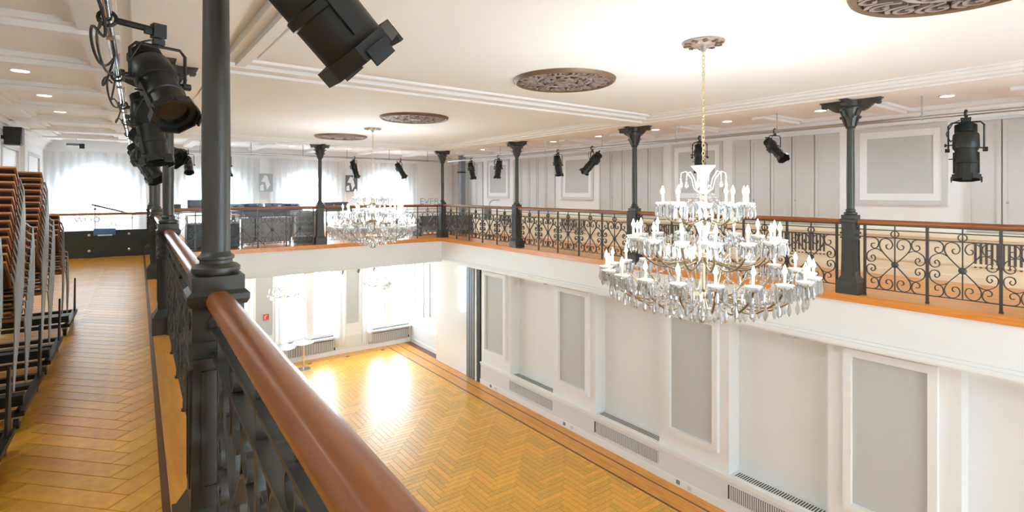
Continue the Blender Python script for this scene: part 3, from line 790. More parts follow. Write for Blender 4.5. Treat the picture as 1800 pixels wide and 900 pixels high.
# ------------------------------------------------------------ theatre spotlights (z axis of body = beam, pointing -z)
def spot_meshes():
    M = {}
    m = MB(); m.lathe([(0.03, 0.30), (0.075, 0.295), (0.085, 0.26), (0.085, 0.20), (0.10, 0.19), (0.115, 0.17), (0.118, 0.02), (0.105, 0.0), (0.05, -0.01)], 18)
    for k in range(6):
        m.lathe([(0.10, 0.205+0.014*k), (0.10, 0.211+0.014*k)], 14)
    M['lamp_house'] = m.mesh('lamp_house', 'black', True)
    m = MB(); m.lathe([(0.06, 0.0), (0.098, 0.0), (0.098, -0.13), (0.107, -0.135), (0.107, -0.16), (0.10, -0.165), (0.10, -0.29), (0.085, -0.295), (0.085, -0.26), (0.03, -0.255)], 18, cap=False)
    for s_ in (-1, 1): m.box((s_*0.095, -0.02, -0.26), (s_*0.112, 0.02, -0.03))
    M['barrel'] = m.mesh('barrel', 'black', True)
    m = MB(); m.lathe([(0.003, -0.262), (0.085, -0.270)], 18, cap=False); M['lens'] = m.mesh('lens', 'lens', True)
    m = MB()
    for k in range(8):
        a = pi/8 + pi/4*k; Mx = Matrix.Rotation(pi/4*k, 4, 'Z')
        m.box((0.112, -0.052, -0.335), (0.122, 0.052, -0.285), Mx)
    m.lathe([(0.095, -0.285), (0.122, -0.287), (0.122, -0.297), (0.095, -0.297)], 8, Matrix.Rotation(pi/8, 4, 'Z'), cap=False)
    for s_ in range(3):
        Mx = Matrix.Rotation(pi/2*s_, 4, 'Z'); m.box((0.12, -0.035, -0.36), (0.132, 0.035, -0.31), Mx)
    M['gel_frame'] = m.mesh('gel_frame', 'black')
    m = MB(); m.tube([(-0.03, 0.04, 0.29), (-0.04, 0.05, 0.35), (0.04, 0.05, 0.35), (0.03, 0.04, 0.29)], 0.011, 6); M['rear_handle'] = m.mesh('rear_handle', 'black')
    M['focus_knob'] = MB().tube([(0.11, 0, 0.06), (0.165, 0, 0.06), (0.166, 0, 0.06), (0.185, 0, 0.06)], [0.008, 0.008, 0.02, 0.02], 8).mesh('focus_knob', 'black')
    M['tilt_handle'] = MB().tube([(-0.11, 0, 0.02), (-0.18, 0, 0.02)], 0.008, 6).mesh('tilt_handle', 'black')
    M['shutter_blade'] = MB().tube([(0.095, 0.0, -0.10), (0.15, 0.0, -0.10)], 0.006, 6).mesh('shutter_blade', 'black')
    m = MB(); m.box((-0.05, -0.135, 0.03), (0.05, -0.09, 0.15)); M['shutter_box'] = m.mesh('shutter_box', 'black')
    return M
SM = spot_meshes()
def spotlight(pivot_pipe, aim, label, drop=0.26, scale=1.0, arm=None, roll=0.0):
    """hangs from a pipe point; yoke straight down, body tilted to the aim direction"""
    ax, ay, az = aim; pan = atan2(ay, ax)
    px, py, pz = pivot_pipe
    g = empty('theatre_spotlight', (px, py, pz), 0); g.scale = (scale,)*3
    tag(g, label, 'spotlight', 'black theatre spotlights on pipes')
    Rz = Matrix.Rotation(pan-pi/2, 4, 'Z')      # local y = horizontal aim
    o = Vector(arm) if arm else Vector((0, 0, 0))
    m = MB()
    k_ = 1/scale
    along_x = abs(py-14.55) < 0.01
    ring = [(0, 0.041*k_*cos(2*pi*i/14), 0.041*k_*sin(2*pi*i/14)) if along_x else (0.041*k_*cos(2*pi*i/14), 0, 0.041*k_*sin(2*pi*i/14)) for i in range(14)]
    m.tube(ring, 0.012, 6, closed=True)
    if arm:
        m.tube([o.normalized()*0.046*k_, o], 0.02, 8)
        m.box((-0.035, -0.03, -0.045), (0.035, 0.03, 0.04), Matrix.Translation(o) @ Rz)
        m.box((0.02, -0.012, -0.03), (0.075, 0.012, -0.005), Matrix.Translation(o) @ Rz)
    m.lathe([(0.014, -0.10), (0.014, -0.046*k_)], 8, Matrix.Translation(o))
    m.box((-0.03, -0.02, -0.085), (0.03, 0.02, -0.05*k_), Matrix.Translation(o) @ Rz)
    m.build('clamp', 'black', g)
    yk = [(-0.15, 0, -drop+0.02), (-0.15, 0, -0.13), (-0.12, 0, -0.095), (0.12, 0, -0.095), (0.15, 0, -0.13), (0.15, 0, -drop+0.02)]
    m = MB(); m.tube(yk, 0.010, 6, M=Matrix.Translation(o) @ Rz)
    for s_ in (-1, 1): m.lathe([(0.022, -0.012), (0.022, 0.03)], 10, Matrix.Translation(o) @ Rz @ Matrix.Translation((s_*0.15, 0, -drop)) @ Matrix.Rotation(s_*pi/2, 4, 'Y'))
    m.build('yoke', 'black', g)
    m = MB(); c = Vector((0, 0, 0.02))
    pts = [o + (Rz @ Vector(p)) for p in ((0.05, 0.02, -0.07), (0.11, 0.06, -0.10), (0.17, 0.05, -0.22), (0.13, -0.06, -0.30), (0.06, -0.10, -0.2))]
    sp_ = []
    for i in range(len(pts)-1):
        for k in range(4): sp_.append(pts[i].lerp(pts[i+1], k/4))
    m.tube(sp_ + [pts[-1]], 0.006, 5); m.build('cable', 'rubber', g)
    d = Vector(aim).normalized()
    q = d.to_track_quat('-Z', 'Y')
    body = obj('lamp_house', SM['lamp_house'], g); body.location = o + Vector((0, 0, -drop)); body.rotation_mode = 'QUATERNION'
    # keep the body x axis along the yoke axis
    yx = (Rz @ Vector((1, 0, 0))).normalized(); zz = -d; yy = zz.cross(yx).normalized(); xx = yy.cross(zz)
    body.rotation_quaternion = Matrix((xx, yy, zz)).transposed().to_quaternion()
    for nm in ('barrel', 'lens', 'gel_frame', 'rear_handle', 'focus_knob', 'tilt_handle', 'shutter_blade', 'shutter_box'): obj(nm, SM[nm], body)
    return g
CA = Vector((sin(R(37)), cos(R(37)), 0)); CR = Vector((cos(R(37)), -sin(R(37)), 0))
def aimv(right, down, toward): return tuple(CR*right - Vector((0, 0, down)) - CA*toward)
def on_right(px):
    l = (px-900)/F_PX; d = 8.4/(sin(R(37))+l*cos(R(37))); return (8.4, d*(cos(R(37))-l*sin(R(37))), PZ)
def on_far(px):
    l = (px-900)/F_PX; d = 14.55/(cos(R(37))-l*sin(R(37))); return (d*(sin(R(37))+l*cos(R(37))), 14.55, PZ)
spotlight(on_right(1698), aimv(-0.12, 1, 0.15), 'big black theatre spotlight hanging at the far right over the railing', 0.40, 1.12)
spotlight(on_right(1362), aimv(0.22, 0.7, 0.75), 'black spotlight on the right pipe with its round lens turned to the viewer', 0.38, 0.74)
spotlight(on_right(1230), aimv(-0.05, 1, 0.2), 'black spotlight directly behind the chandelier chain', 0.42, 0.82)
spotlight(on_right(1041), aimv(-0.85, 1, 0.1), 'black spotlight slanting steeply to the left on the right pipe', 0.36, 0.88)
spotlight(on_right(981), aimv(0.12, 1, 0.2), 'black upright spotlight right beside the left slanting one', 0.42, 0.77)
spotlight(on_right(876), aimv(-0.12, 1, 0.2), 'black spotlight hanging left of the second right column', 0.42, 0.77)
spotlight(on_right(829), aimv(0.22, 1, 0.2), 'black spotlight hanging just right of the far corner column', 0.42, 0.77)
spotlight(on_far(704), aimv(0.6, 1, 0.1), 'black spotlight on the far pipe slanting right, nearest the corner', 0.40, 0.77)
spotlight(on_far(623), aimv(0.32, 1, 0.1), 'black spotlight on the far pipe just left of the distant chandelier', 0.40, 0.77)
spotlight(on_far(331), aimv(0.45, 0.8, 0.6), 'small black spotlight on the far pipe between the two nearest columns', 0.42, 0.77)
spotlight(on_far(398), aimv(0.3, 1, 0.2), 'black spotlight on the far pipe mostly hidden behind the nearest column', 0.42, 0.77)
spotlight(LP(-0.38, 3.70, PZ), (0.219, -0.703, -0.681), 'large black spotlight on the chrome pipe left of the nearest column', 0.32, 0.95, arm=(0.25, 0, -0.03))
spotlight(LP(-0.38, 5.5, PZ), aimv(0.28, 1.0, 0.10), 'second black spotlight along the chrome pipe, nearly upright', 0.30, 1.0, arm=(0.22, 0, -0.10))
spotlight(LP(-0.38, 7.3, PZ), aimv(0.85, 0.5, 0.10), 'third black spotlight along the chrome pipe, pointing flat into the hall', 0.33, 1.0, arm=(0.30, 0, -0.10))
spotlight(LP(-0.38, 9.0, PZ), aimv(0.6, 0.8, 0.1), 'fourth black spotlight along the chrome pipe, hanging lowest', 0.40, 1.0, arm=(0.22, 0, -0.14))
spotlight(LP(-0.38, 10.9, PZ), aimv(0.7, 0.9, 0.1), 'farthest black spotlight on the chrome pipe', 0.38, 1.0, arm=(0.2, 0, -0.1))
spotlight(LP(-0.38, 1.60, PZ), aimv(0.62, 0.78, -0.45), 'huge black spotlight barrel hanging into the top of the view', 0.16, 1.2, arm=(0.445, 0.20, -0.012))

pc_ = empty('power_cable', LP(-0.38, 3.2, PZ)); tag(pc_, 'black power cables looping loosely around the chrome lighting pipe', 'cable')
def loops(v0, v1, amp, ph, n):
    o = Vector(LP(-0.38, 3.2, PZ)); pts = []
    for i in range(n+1):
        t = i/n; v = v0+(v1-v0)*t; a = ph+t*9
        x, y, z = LP(-0.38-0.04+amp*0.35*sin(a*1.3), v, PZ-0.03-amp*(0.5-0.5*cos(a*2)))
        pts.append(Vector((x, y, z))-o)
    return pts
for k, (a0, a1, am_, ph_) in enumerate(((3.1, 5.4, 0.13, 0.3), (3.3, 7.2, 0.08, 1.5), (5.2, 9.2, 0.12, 2.2))):
    MB().tube(loops(a0, a1, am_, ph_, 60), 0.008, 5).build('cable', 'rubber', pc_)
# ------------------------------------------------------------ ceiling medallions
def medallion(x, y, r, label, detail=True):
    g = empty('ceiling_medallion', (x, y, ZC)); tag(g, label, 'ceiling ornament', 'pierced ceiling medallions')
    m = MB(); m.lathe([(r*0.90, 0), (r*0.90, -0.03), (r*0.94, -0.045), (r*0.98, -0.03), (r, 0)], 48, cap=False); m.build('rim', 'medallion_gold', g, smooth=True)
    MB().lathe([(r*0.93, -0.006), (r*0.93, 0)], 48).build('backing', 'medallion_back', g)
    m = MB(); m.lathe([(r*0.50, -0.012), (r*0.52, -0.028), (r*0.55, -0.012)], 36, cap=False); m.lathe([(r*0.2, -0.012), (r*0.22, -0.03), (r*0.25, -0.012)], 24, cap=False); m.build('inner_ring', 'medallion', g, smooth=True)
    Mf = Matrix.Translation((0, 0, -0.018)) @ Matrix.Rotation(-pi/2, 4, 'X')   # ribbon plane x-z -> x-y
    def leaf(path, wid, cut): 
        return MB().ribbon([(a*r, b*r) for a, b in smooth_path(path, 3)], 0.024, wid*r, Mf).mesh('scroll', 'medallion')
    s1 = leaf([(0.56, 0.0), (0.66, 0.10), (0.80, 0.12), (0.87, 0.03), (0.82, -0.06), (0.74, -0.04), (0.74, 0.03)], 0.045, 0)
    s2 = leaf([(0.26, 0.02), (0.34, 0.10), (0.45, 0.09), (0.48, 0.0), (0.42, -0.05), (0.37, 0.0)], 0.04, 0)
    s3 = leaf([(0.58, 0.12), (0.68, 0.20), (0.78, 0.22), (0.88, 0.14)], 0.05, 0)
    nd = 14 if detail else 10
    for k in range(nd): obj('scroll', s1, g, None, (0, 0, 2*pi*k/nd)); obj('scroll', s3, g, None, (0, 0, 2*pi*k/nd))
    for k in range(8): obj('scroll', s2, g, None, (0, 0, 2*pi*k/8))
    m = MB(); m.lathe([(r*0.2, -0.012), (r*0.12, -0.05), (0.01, -0.06)], 12, cap=False)
    for k in range(8): m.lathe([(r*0.05, -0.045), (r*0.02, -0.05)], 6, Matrix.Rotation(pi/4*k, 4, 'Z') @ Matrix.Translation((r*0.16, 0, 0)))
    m.build('boss', 'medallion', g)
MX = 4.22
medallion(MX, 0.95, 0.60, 'pierced brown ceiling medallion cut by the top right edge')
medallion(MX, 4.58, 0.60, 'large pierced brown ceiling medallion left of the chandelier chain')
medallion(MX, 8.45, 0.60, 'pierced brown ceiling medallion beyond the ceiling band')
medallion(MX+0.03, 12.3, 0.60, 'most distant pierced ceiling medallion above the far gallery', False)

# ------------------------------------------------------------ chandeliers
def drop_mesh(name, ln, wd, n=6):
    m = MB(); m.lathe([(0.0015, 0), (wd*0.30, -ln*0.12), (wd*0.12, -ln*0.22), (wd*0.5, -ln*0.62), (wd*0.42, -ln*0.82), (0.001, -ln)], n); return m.mesh(name, 'crystal')
TIERS = [(0.36, -0.115, 10, 0.0), (0.60, -0.415, 15, 0.1), (0.84, -0.70, 20, 0.05)]   # radius, cup height, count, phase
def chandelier_core(m_frame, m_glass, m_vase, zc):
    # central stem and crystal vase, crown funnel; heights relative to the crown top at zc
    m_glass.lathe([(0.012, 0.235), (0.10, 0.235), (0.103, 0.228), (0.055, 0.17), (0.03, 0.11), (0.026, 0.03), (0.04, 0.0), (0.012, -0.02)], 20, Matrix.Translation((0, 0, zc)))
    m_vase.lathe([(0.02, -0.22), (0.07, -0.26), (0.05, -0.34), (0.03, -0.40), (0.06, -0.45), (0.02, -0.5)], 16, Matrix.Translation((0, 0, zc)))
    m_frame.lathe([(0.008, -0.02), (0.03, -0.03), (0.03, -0.06), (0.012, -0.08), (0.012, -0.19), (0.05, -0.20), (0.08, -0.215), (0.05, -0.235), (0.014, -0.24), (0.014, -0.53), (0.06, -0.54), (0.08, -0.56), (0.04, -0.60), (0.018, -0.62), (0.018, -0.86), (0.10, -0.87), (0.13, -0.89), (0.10, -0.915), (0.02, -0.93), (0.012, -1.05), (0.02, -1.06)], 16, Matrix.Translation((0, 0, zc)))
def arm_path(r, z, n=8):
    z0 = z - 0.14 if r > 0.5 else z - 0.10
    pts = [(0.03, 0, z0-0.02), (r*0.25, 0, z0-0.10*r), (r*0.6, 0, z0-0.13*r-0.01), (r*0.85, 0, z0-0.02), (r*0.97, 0, z-0.06), (r, 0, z-0.01)]
    P = [Vector(p) for p in pts]; out = []
    for i in range(len(P)-1):
        for k in range(3):
            t = k/3; p0 = P[max(i-1, 0)]; p1 = P[i]; p2 = P[i+1]; p3 = P[min(i+2, len(P)-1)]
            out.append(0.5*((2*p1)+(p2-p0)*t+(2*p0-5*p1+4*p2-p3)*t*t+(3*p1-p0-3*p2+p3)*t**3))
    return out + [P[-1]]
def cup_geo(m): return m.lathe([(0.006, -0.02), (0.02, -0.018), (0.050, 0.0), (0.064, 0.024), (0.061, 0.026), (0.045, 0.006), (0.012, 0.0)], 12)
def candle_geo(m): return m.lathe([(0.0105, 0.0), (0.0105, 0.095), (0.006, 0.098)], 8)
def bulb_geo(m): return m.lathe([(0.006, 0.096), (0.016, 0.114), (0.0165, 0.128), (0.008, 0.152), (0.001, 0.172)], 8)
def fringe_points():
    out = []
    for ring, (r, z, n) in enumerate(((0.80, -0.80, 44), (0.64, -0.86, 36), (0.46, -0.91, 28), (0.28, -0.95, 18), (0.12, -0.98, 10))):
        for k in range(n): out.append((r*cos(2*pi*k/n+ring), r*sin(2*pi*k/n+ring), z))
    return out
def bead_strings():
    m = MB()
    def string(p, q, sag, n):
        p = Vector(p); q = Vector(q)
        for i in range(n+1):
            t = i/n; c = p.lerp(q, t); c.z -= sag*4*t*(1-t)
            m.lathe([(0.002, -0.009), (0.0085, 0), (0.002, 0.009)], 5, Matrix.Translation(c))
    for k in range(12):
        a = 2*pi*k/12
        string((0.08*cos(a), 0.08*sin(a), -0.02), (0.36*cos(a), 0.36*sin(a), -0.12), 0.06, 12)
        string((0.10*cos(a), 0.10*sin(a), -0.25), (0.60*cos(a), 0.60*sin(a), -0.42), 0.08, 18)
        string((0.12*cos(a), 0.12*sin(a), -0.55), (0.84*cos(a), 0.84*sin(a), -0.71), 0.08, 24)
    for r, z, n, ph in TIERS:
        for k in range(n):
            a = 2*pi*k/n+ph; b = 2*pi*(k+1)/n+ph
            string((r*cos(a), r*sin(a), z), (r*cos(b), r*sin(b), z), 0.06, 9)
    # woven basket of beads below the lowest ring
    for k in range(24):
        a = 2*pi*k/24
        string((0.82*cos(a), 0.82*sin(a), -0.77), (0.10*cos(a), 0.10*sin(a), -0.95), 0.05, 22)
    return m
def links(z0, z1):
    m = MB(); n = int((z1-z0)/0.034)
    for i in range(n):
        z = z0 + (i+0.5)*(z1-z0)/n; Mx = Matrix.Translation((0, 0, z)) @ Matrix.Rotation(pi/2*(i % 2), 4, 'Z')
        m.tube([(0.012*cos(2*pi*k/8), 0, 0.022*sin(2*pi*k/8)) for k in range(8)], 0.0042, 5, closed=True, M=Mx)
    return m
def rose(g, z, r=0.18):
    m = MB(); m.lathe([(r, z), (r, z-0.012), (r*0.9, z-0.022), (r*0.6, z-0.02), (r*0.5, z-0.035), (r*0.2, z-0.04), (0.02, z-0.08), (0.01, z-0.09)], 28, cap=False)
    o = m.build('ceiling_rose', 'medallion', g, smooth=True)
    s1 = MB().ribbon([(a*r, b*r) for a, b in smooth_path([(0.6, 0), (0.75, 0.15), (0.9, 0.08), (0.85, -0.06)], 3)], 0.014, 0.05*r*2, Matrix.Translation((0, 0, z-0.024)) @ Matrix.Rotation(-pi/2, 4, 'X')).mesh('scroll', 'medallion_gold')
    for k in range(10): obj('scroll', s1, o, None, (0, 0, 2*pi*k/10))
def chandelier(x, y, label, full):
    g = empty('crystal_chandelier', (x, y, 0)); tag(g, label, 'chandelier', 'three tier crystal chandeliers over the hall')
    mf, mg, mv = MB(), MB(), MB(); chandelier_core(mf, mg, mv, 0.0); mv.build('vase', 'cup_glass', g, smooth=True)
    mf.build('stem', 'brass', g, smooth=True); mg.build('crown_funnel', 'cup_glass', g, smooth=True)
    links(0.22, ZC-0.09).build('chain', 'brass', g); rose(g, ZC)
    # curled glass branches around the funnel
    br = MB().tube([(0.02, 0, -0.02), (0.08, 0, 0.03), (0.10, 0, 0.12), (0.15, 0, 0.185), (0.19, 0, 0.17), (0.195, 0, 0.13)], 0.005, 5).mesh('curled_branch', 'cup_glass', True)
    bigd = drop_mesh('crystal_drop', 0.10, 0.034); 
    for k in range(6):
        b = obj('curled_branch', br, g, None, (0, 0, 2*pi*k/6+0.35)); obj('crystal_drop', bigd, b, (0.195, 0, 0.13))
    m = MB(); m.sphere((0, 0, -1.10), 0.05, 10, 8); 
    for k in range(8): m.lathe([(0.002, 0), (0.016, -0.05), (0.001, -0.10)], 6, Matrix.Translation((0.05*cos(pi/4*k), 0.05*sin(pi/4*k), -1.05)))
    m.build('finial', 'crystal', g)
    # arms and candles
    sd = drop_mesh('crystal_drop', 0.085, 0.030, 6); ld_ = drop_mesh('crystal_drop', 0.12, 0.030, 6)
    cm = cup_geo(MB()).mesh('candle_cup', 'cup_glass', True); km = candle_geo(MB()).mesh('candle', 'candle', True); bm_ = bulb_geo(MB()).mesh('bulb', 'bulb', True)
    J = {k: MB() for k in ('arms', 'cups', 'candles', 'bulbs', 'drops')}
    for r, z, n, ph in TIERS:
        ap = arm_path(r, z)
        am = MB().tube(ap, 0.0085, 6).mesh('arm', 'bronze', True)
        for k in range(n):
            a = 2*pi*k/n+ph; Mx = Matrix.Translation((r*cos(a), r*sin(a), z))
            if full:
                obj('arm', am, g, None, (0, 0, a))
                c = obj('candle_cup', cm, g, (r*cos(a), r*sin(a), z), (0, 0, a)); obj('candle', km, c); obj('bulb', bm_, c)
                for j in range(7):
                    b = 2*pi*j/7; obj('crystal_drop', sd if j % 2 else ld_, c, (0.055*cos(b), 0.055*sin(b), 0.012))
            else:
                J['arms'].tube(ap, 0.009, 5, M=Matrix.Rotation(a, 4, 'Z'))
                J['cups'].add(*(lambda q: (q.v, q.f))(cup_geo(MB())), Mx); J['candles'].add(*(lambda q: (q.v, q.f))(candle_geo(MB())), Mx); J['bulbs'].add(*(lambda q: (q.v, q.f))(bulb_geo(MB())), Mx)
                for j in range(6):
                    b = 2*pi*j/6; J['drops'].lathe([(0.002, 0), (0.013, -0.07), (0.001, -0.10)], 5, Mx @ Matrix.Translation((0.055*cos(b), 0.055*sin(b), 0.012)))
    fm = drop_mesh('crystal_pendant', 0.13, 0.036, 6)
    for i, p in enumerate(fringe_points()):
        if full: obj('crystal_pendant', fm, g, p, (0, 0, i*0.7))
        else: J['drops'].lathe([(0.002, 0), (0.016, -0.08), (0.001, -0.13)], 5, Matrix.Translation(p))
    if not full:
        for k, mt in (('arms', 'bronze'), ('cups', 'cup_glass'), ('candles', 'candle'), ('bulbs', 'bulb'), ('drops', 'crystal')):
            o = J[k].build({'arms': 'arm_ring', 'cups': 'cup_ring', 'candles': 'candle_ring', 'bulbs': 'bulb_ring', 'drops': 'crystal_fringe'}[k], mt, g); o['kind'] = 'stuff'
    o = bead_strings().build('bead_strings', 'crystal', g); o['kind'] = 'stuff'
    m = MB()
    for r, z, n, ph in TIERS:
        for rr, nn, ln in ((r+0.03, n*5, 0.10), (r-0.05, n*4, 0.13)):
            for k in range(nn):
                a = 2*pi*k/nn; m.lathe([(0.002, 0), (0.010, -0.02), (0.007, -ln*0.8), (0.001, -ln)], 4, Matrix.Translation((rr*cos(a), rr*sin(a), z-0.005)))
    o = m.build('prism_curtain', 'crystal', g); o['kind'] = 'stuff'
    for r, z, n, ph in TIERS:
        for k in range(4):
            a = 2*pi*k/4+ph+0.4
            l = bpy.data.lights.new('candle_light', 'POINT'); l.energy = CHANDELIER_W*n/45/4; l.color = (0.79, 0.935, 1.0); l.shadow_soft_size = 0.05
            lo = bpy.data.objects.new('candle_light', l); COL.objects.link(lo); lo.parent = g; lo.location = (r*cos(a), r*sin(a), z+0.22)
chandelier(4.13, 2.69, 'huge lit three tier crystal chandelier in the foreground right', True)
chandelier(4.25, 10.4, 'distant lit crystal chandelier in front of the far gallery rail', False)
def small_chandelier(x, y, z, label):
    g = empty('small_chandelier', (x, y, z)); tag(g, label, 'chandelier', 'small crystal chandeliers under the far gallery')
    MB().lathe([(0.01, 0), (0.04, 0.02), (0.02, 0.1), (0.03, 0.25), (0.012, 0.3), (0.008, ZB-z-0.03), (0.06, ZB-z-0.02), (0.06, ZB-z)], 12).build('stem', 'brass', g, smooth=True)
    J = {k: MB() for k in ('arms', 'candles', 'bulbs', 'drops')}
    for r, zz, n in ((0.40, 0.10, 12), (0.25, 0.28, 8)):
        for k in range(n):
            a = 2*pi*k/n; Mx = Matrix.Translation((r*cos(a), r*sin(a), zz))
            J['arms'].tube([(0.02, 0, zz-0.08), (r*0.5, 0, zz-0.11), (r*0.9, 0, zz-0.05), (r, 0, zz)], 0.008, 5, M=Matrix.Rotation(a, 4, 'Z'))
            J['arms'].lathe([(0.01, -0.005), (0.04, 0.008)], 8, Mx)
            J['candles'].lathe([(0.009, 0), (0.009, 0.07)], 6, Mx); J['bulbs'].lathe([(0.006, 0.07), (0.012, 0.09), (0.002, 0.12)], 6, Mx)
            for j in range(6): J['drops'].lathe([(0.002, 0), (0.012, -0.05), (0.001, -0.08)], 5, Mx @ Matrix.Translation((0.045*cos(j), 0.045*sin(j), 0)))
    for r, zz, n in ((0.36, 0.02, 30), (0.22, -0.03, 20), (0.1, -0.06, 10)):
        for k in range(n): J['drops'].lathe([(0.002, 0), (0.013, -0.05), (0.001, -0.09)], 5, Matrix.Translation((r*cos(2*pi*k/n), r*sin(2*pi*k/n), zz)))
    for k, nm, mt in (('arms', 'arm_ring', 'bronze'), ('candles', 'candle_ring', 'candle'), ('bulbs', 'bulb_ring', 'bulb'), ('drops', 'crystal_fringe', 'crystal')):
        o = J[k].build(nm, mt, g); o['kind'] = 'stuff'
    l = bpy.data.lights.new('candle_light', 'POINT'); l.energy = CHANDELIER_W*0.25; l.color = (0.79, 0.935, 1.0); l.shadow_soft_size = 0.2
    lo = bpy.data.objects.new('candle_light', l); COL.objects.link(lo); lo.parent = g; lo.location = (0, 0, 0.22)
small_chandelier(3.80, 15.6, -2.92, 'small crystal chandelier below the far gallery, left of the other')
small_chandelier(6.52, 15.6, -2.92, 'small crystal chandelier below the far gallery, right of the other')

# ------------------------------------------------------------ curtains
def curtain(x0, x1, y, z0, z1, label, amp=0.035, waves=None):
    n = int((x1-x0)/0.02); waves = waves or (x1-x0)*6
    vs = []; fs = []
    for j, z in enumerate((z1, (z0+z1)/2, z0)):
        for i in range(n+1):
            t = i/n; vs.append((x0+(x1-x0)*t, y+amp*sin(2*pi*waves*t+0.5*sin(5*t))*(0.6+0.2*j), z))
    for j in range(2):
        for i in range(n): fs.append((j*(n+1)+i, j*(n+1)+i+1, (j+1)*(n+1)+i+1, (j+1)*(n+1)+i))
    m = MB(); m.add(vs, fs); o = m.build('sheer_curtain', 'sheer', smooth=True)
    m = MB(); m.tube([(x0-0.03, y, z1+0.01), (x1+0.03, y, z1+0.01)], 0.012, 6).build('curtain_rod', 'white', o)
    for xx in (x0+0.02, x1-0.02): MB().box((xx-0.01, y, z1), (xx+0.01, YF+0.001, z1+0.02)).build('bracket', 'white', o)
    tag(o, label, 'curtain', 'white sheer curtains at the far windows')
for (c, r), nm in zip(arch, ('far left arched window behind the sloping handrail', 'second arched window from the left', 'arched window behind the far gallery column', 'arched window behind the distant chandelier')):
    curtain(c-1.2, c+1.2, YF-0.14, -1.28, 1.02, 'white sheer curtain hanging across the ' + nm)
for (a, b), nm in zip(lw[1:], ('window half hidden by the near column', 'lower window left of the grey wall panel', 'lower window by the corner')):
    curtain(a-0.28, a+0.12, YF-0.15, -5.05, -2.2, 'white sheer curtain left of the ' + nm, 0.03)
    curtain(b-0.12, min(b+0.28, 8.42), YF-0.15, -5.05, -2.2, 'white sheer curtain right of the ' + nm, 0.03)

# ------------------------------------------------------------ chair stacks on dollies
def chair_meshes():
    S = []
    def strip(prof, hw, th, name, bow=0.0, mt='plywood'):
        m = MB(); n = len(prof); nx = 6; vs = []; fs = []
        for side in (0, 1):
            for i, (y, z) in enumerate(prof):
                a = prof[max(i-1, 0)]; b = prof[min(i+1, n-1)]; ty, tz = b[0]-a[0], b[1]-a[1]; l = math.hypot(ty, tz)
                ny, nz = -tz/l*th*side, ty/l*th*side
                for k in range(nx+1):
                    x = -hw + 2*hw*k/nx; vs.append((x, y+ny-bow*(1-(x/hw)**2), z+nz))
        w_ = nx+1; N = n*w_
        for i in range(n-1):
            for k in range(nx):
                fs.append((i*w_+k, i*w_+k+1, (i+1)*w_+k+1, (i+1)*w_+k)); fs.append((N+i*w_+k, N+(i+1)*w_+k, N+(i+1)*w_+k+1, N+i*w_+k+1))
        for i in range(n-1):
            for k in (0, nx): fs.append((i*w_+k, (i+1)*w_+k, N+(i+1)*w_+k, N+i*w_+k))
        for k in range(nx):
            for i in (0, n-1): fs.append((i*w_+k, i*w_+k+1, N+i*w_+k+1, N+i*w_+k))
        m.add(vs, fs); return m.mesh(name, mt, False)
    S.append(('seat', strip([(-0.20, 0.455), (-0.10, 0.44), (0.05, 0.432), (0.14, 0.435), (0.19, 0.42), (0.205, 0.395)], 0.188, 0.012, 'seat')))
    S.append(('backrest', strip([(-0.145, 0.625), (-0.20, 0.68), (-0.265, 0.725), (-0.335, 0.76)], 0.182, 0.012, 'backrest', 0.015)))
    S.append(('back_shade', strip([(-0.152, 0.611), (-0.206, 0.666), (-0.268, 0.712), (-0.328, 0.743)], 0.172, 0.011, 'back_shade', 0.015, 'gap_shade')))  # dark strip under the backrest, shade of the stack gap put into colour
    S.append(('seat_shade', strip([(-0.195, 0.444), (-0.10, 0.4295), (0.05, 0.4215), (0.13, 0.4245)], 0.17, 0.009, 'seat_shade', 0.0, 'gap_shade')))  # same painted shade on the underside of the seat
    for sx in (-1, 1):
        S.append(('leg', MB().tube([(sx*0.215, 0.20, 0.0), (sx*0.212, 0.18, 0.30), (sx*0.205, 0.155, 0.422), (sx*0.195, 0.0, 0.424)], 0.0072, 6).mesh('leg', 'leg_metal', True)))
        S.append(('leg', MB().tube([(sx*0.210, -0.19, 0.0), (sx*0.210, -0.19, 0.30), (sx*0.208, -0.188, 0.46), (sx*0.203, -0.215, 0.63), (sx*0.19, -0.26, 0.69)], 0.0065, 6).mesh('leg', 'leg_metal', True)))
    S.append(('seat_frame', MB().tube([(-0.194, -0.186, 0.435), (0.194, -0.186, 0.435)], 0.006, 6).tube([(-0.192, 0.0, 0.42), (0.192, 0.0, 0.42)], 0.006, 6).mesh('seat_frame', 'leg_metal', True)))
    return S
CHM = chair_meshes()
ordn = ['lowest', 'second', 'third', 'fourth', 'fifth', 'sixth', 'seventh', 'eighth', 'ninth', 'tenth', 'eleventh', 'twelfth', 'thirteenth', 'fourteenth']
stacks = [(3.35, 13, 'stack cut off by the left edge'), (4.42, 13, 'tall stack at the left edge'), (5.52, 13, 'tall stack nearer the far windows'), (6.85, 5, 'low stack farthest along the wall')]
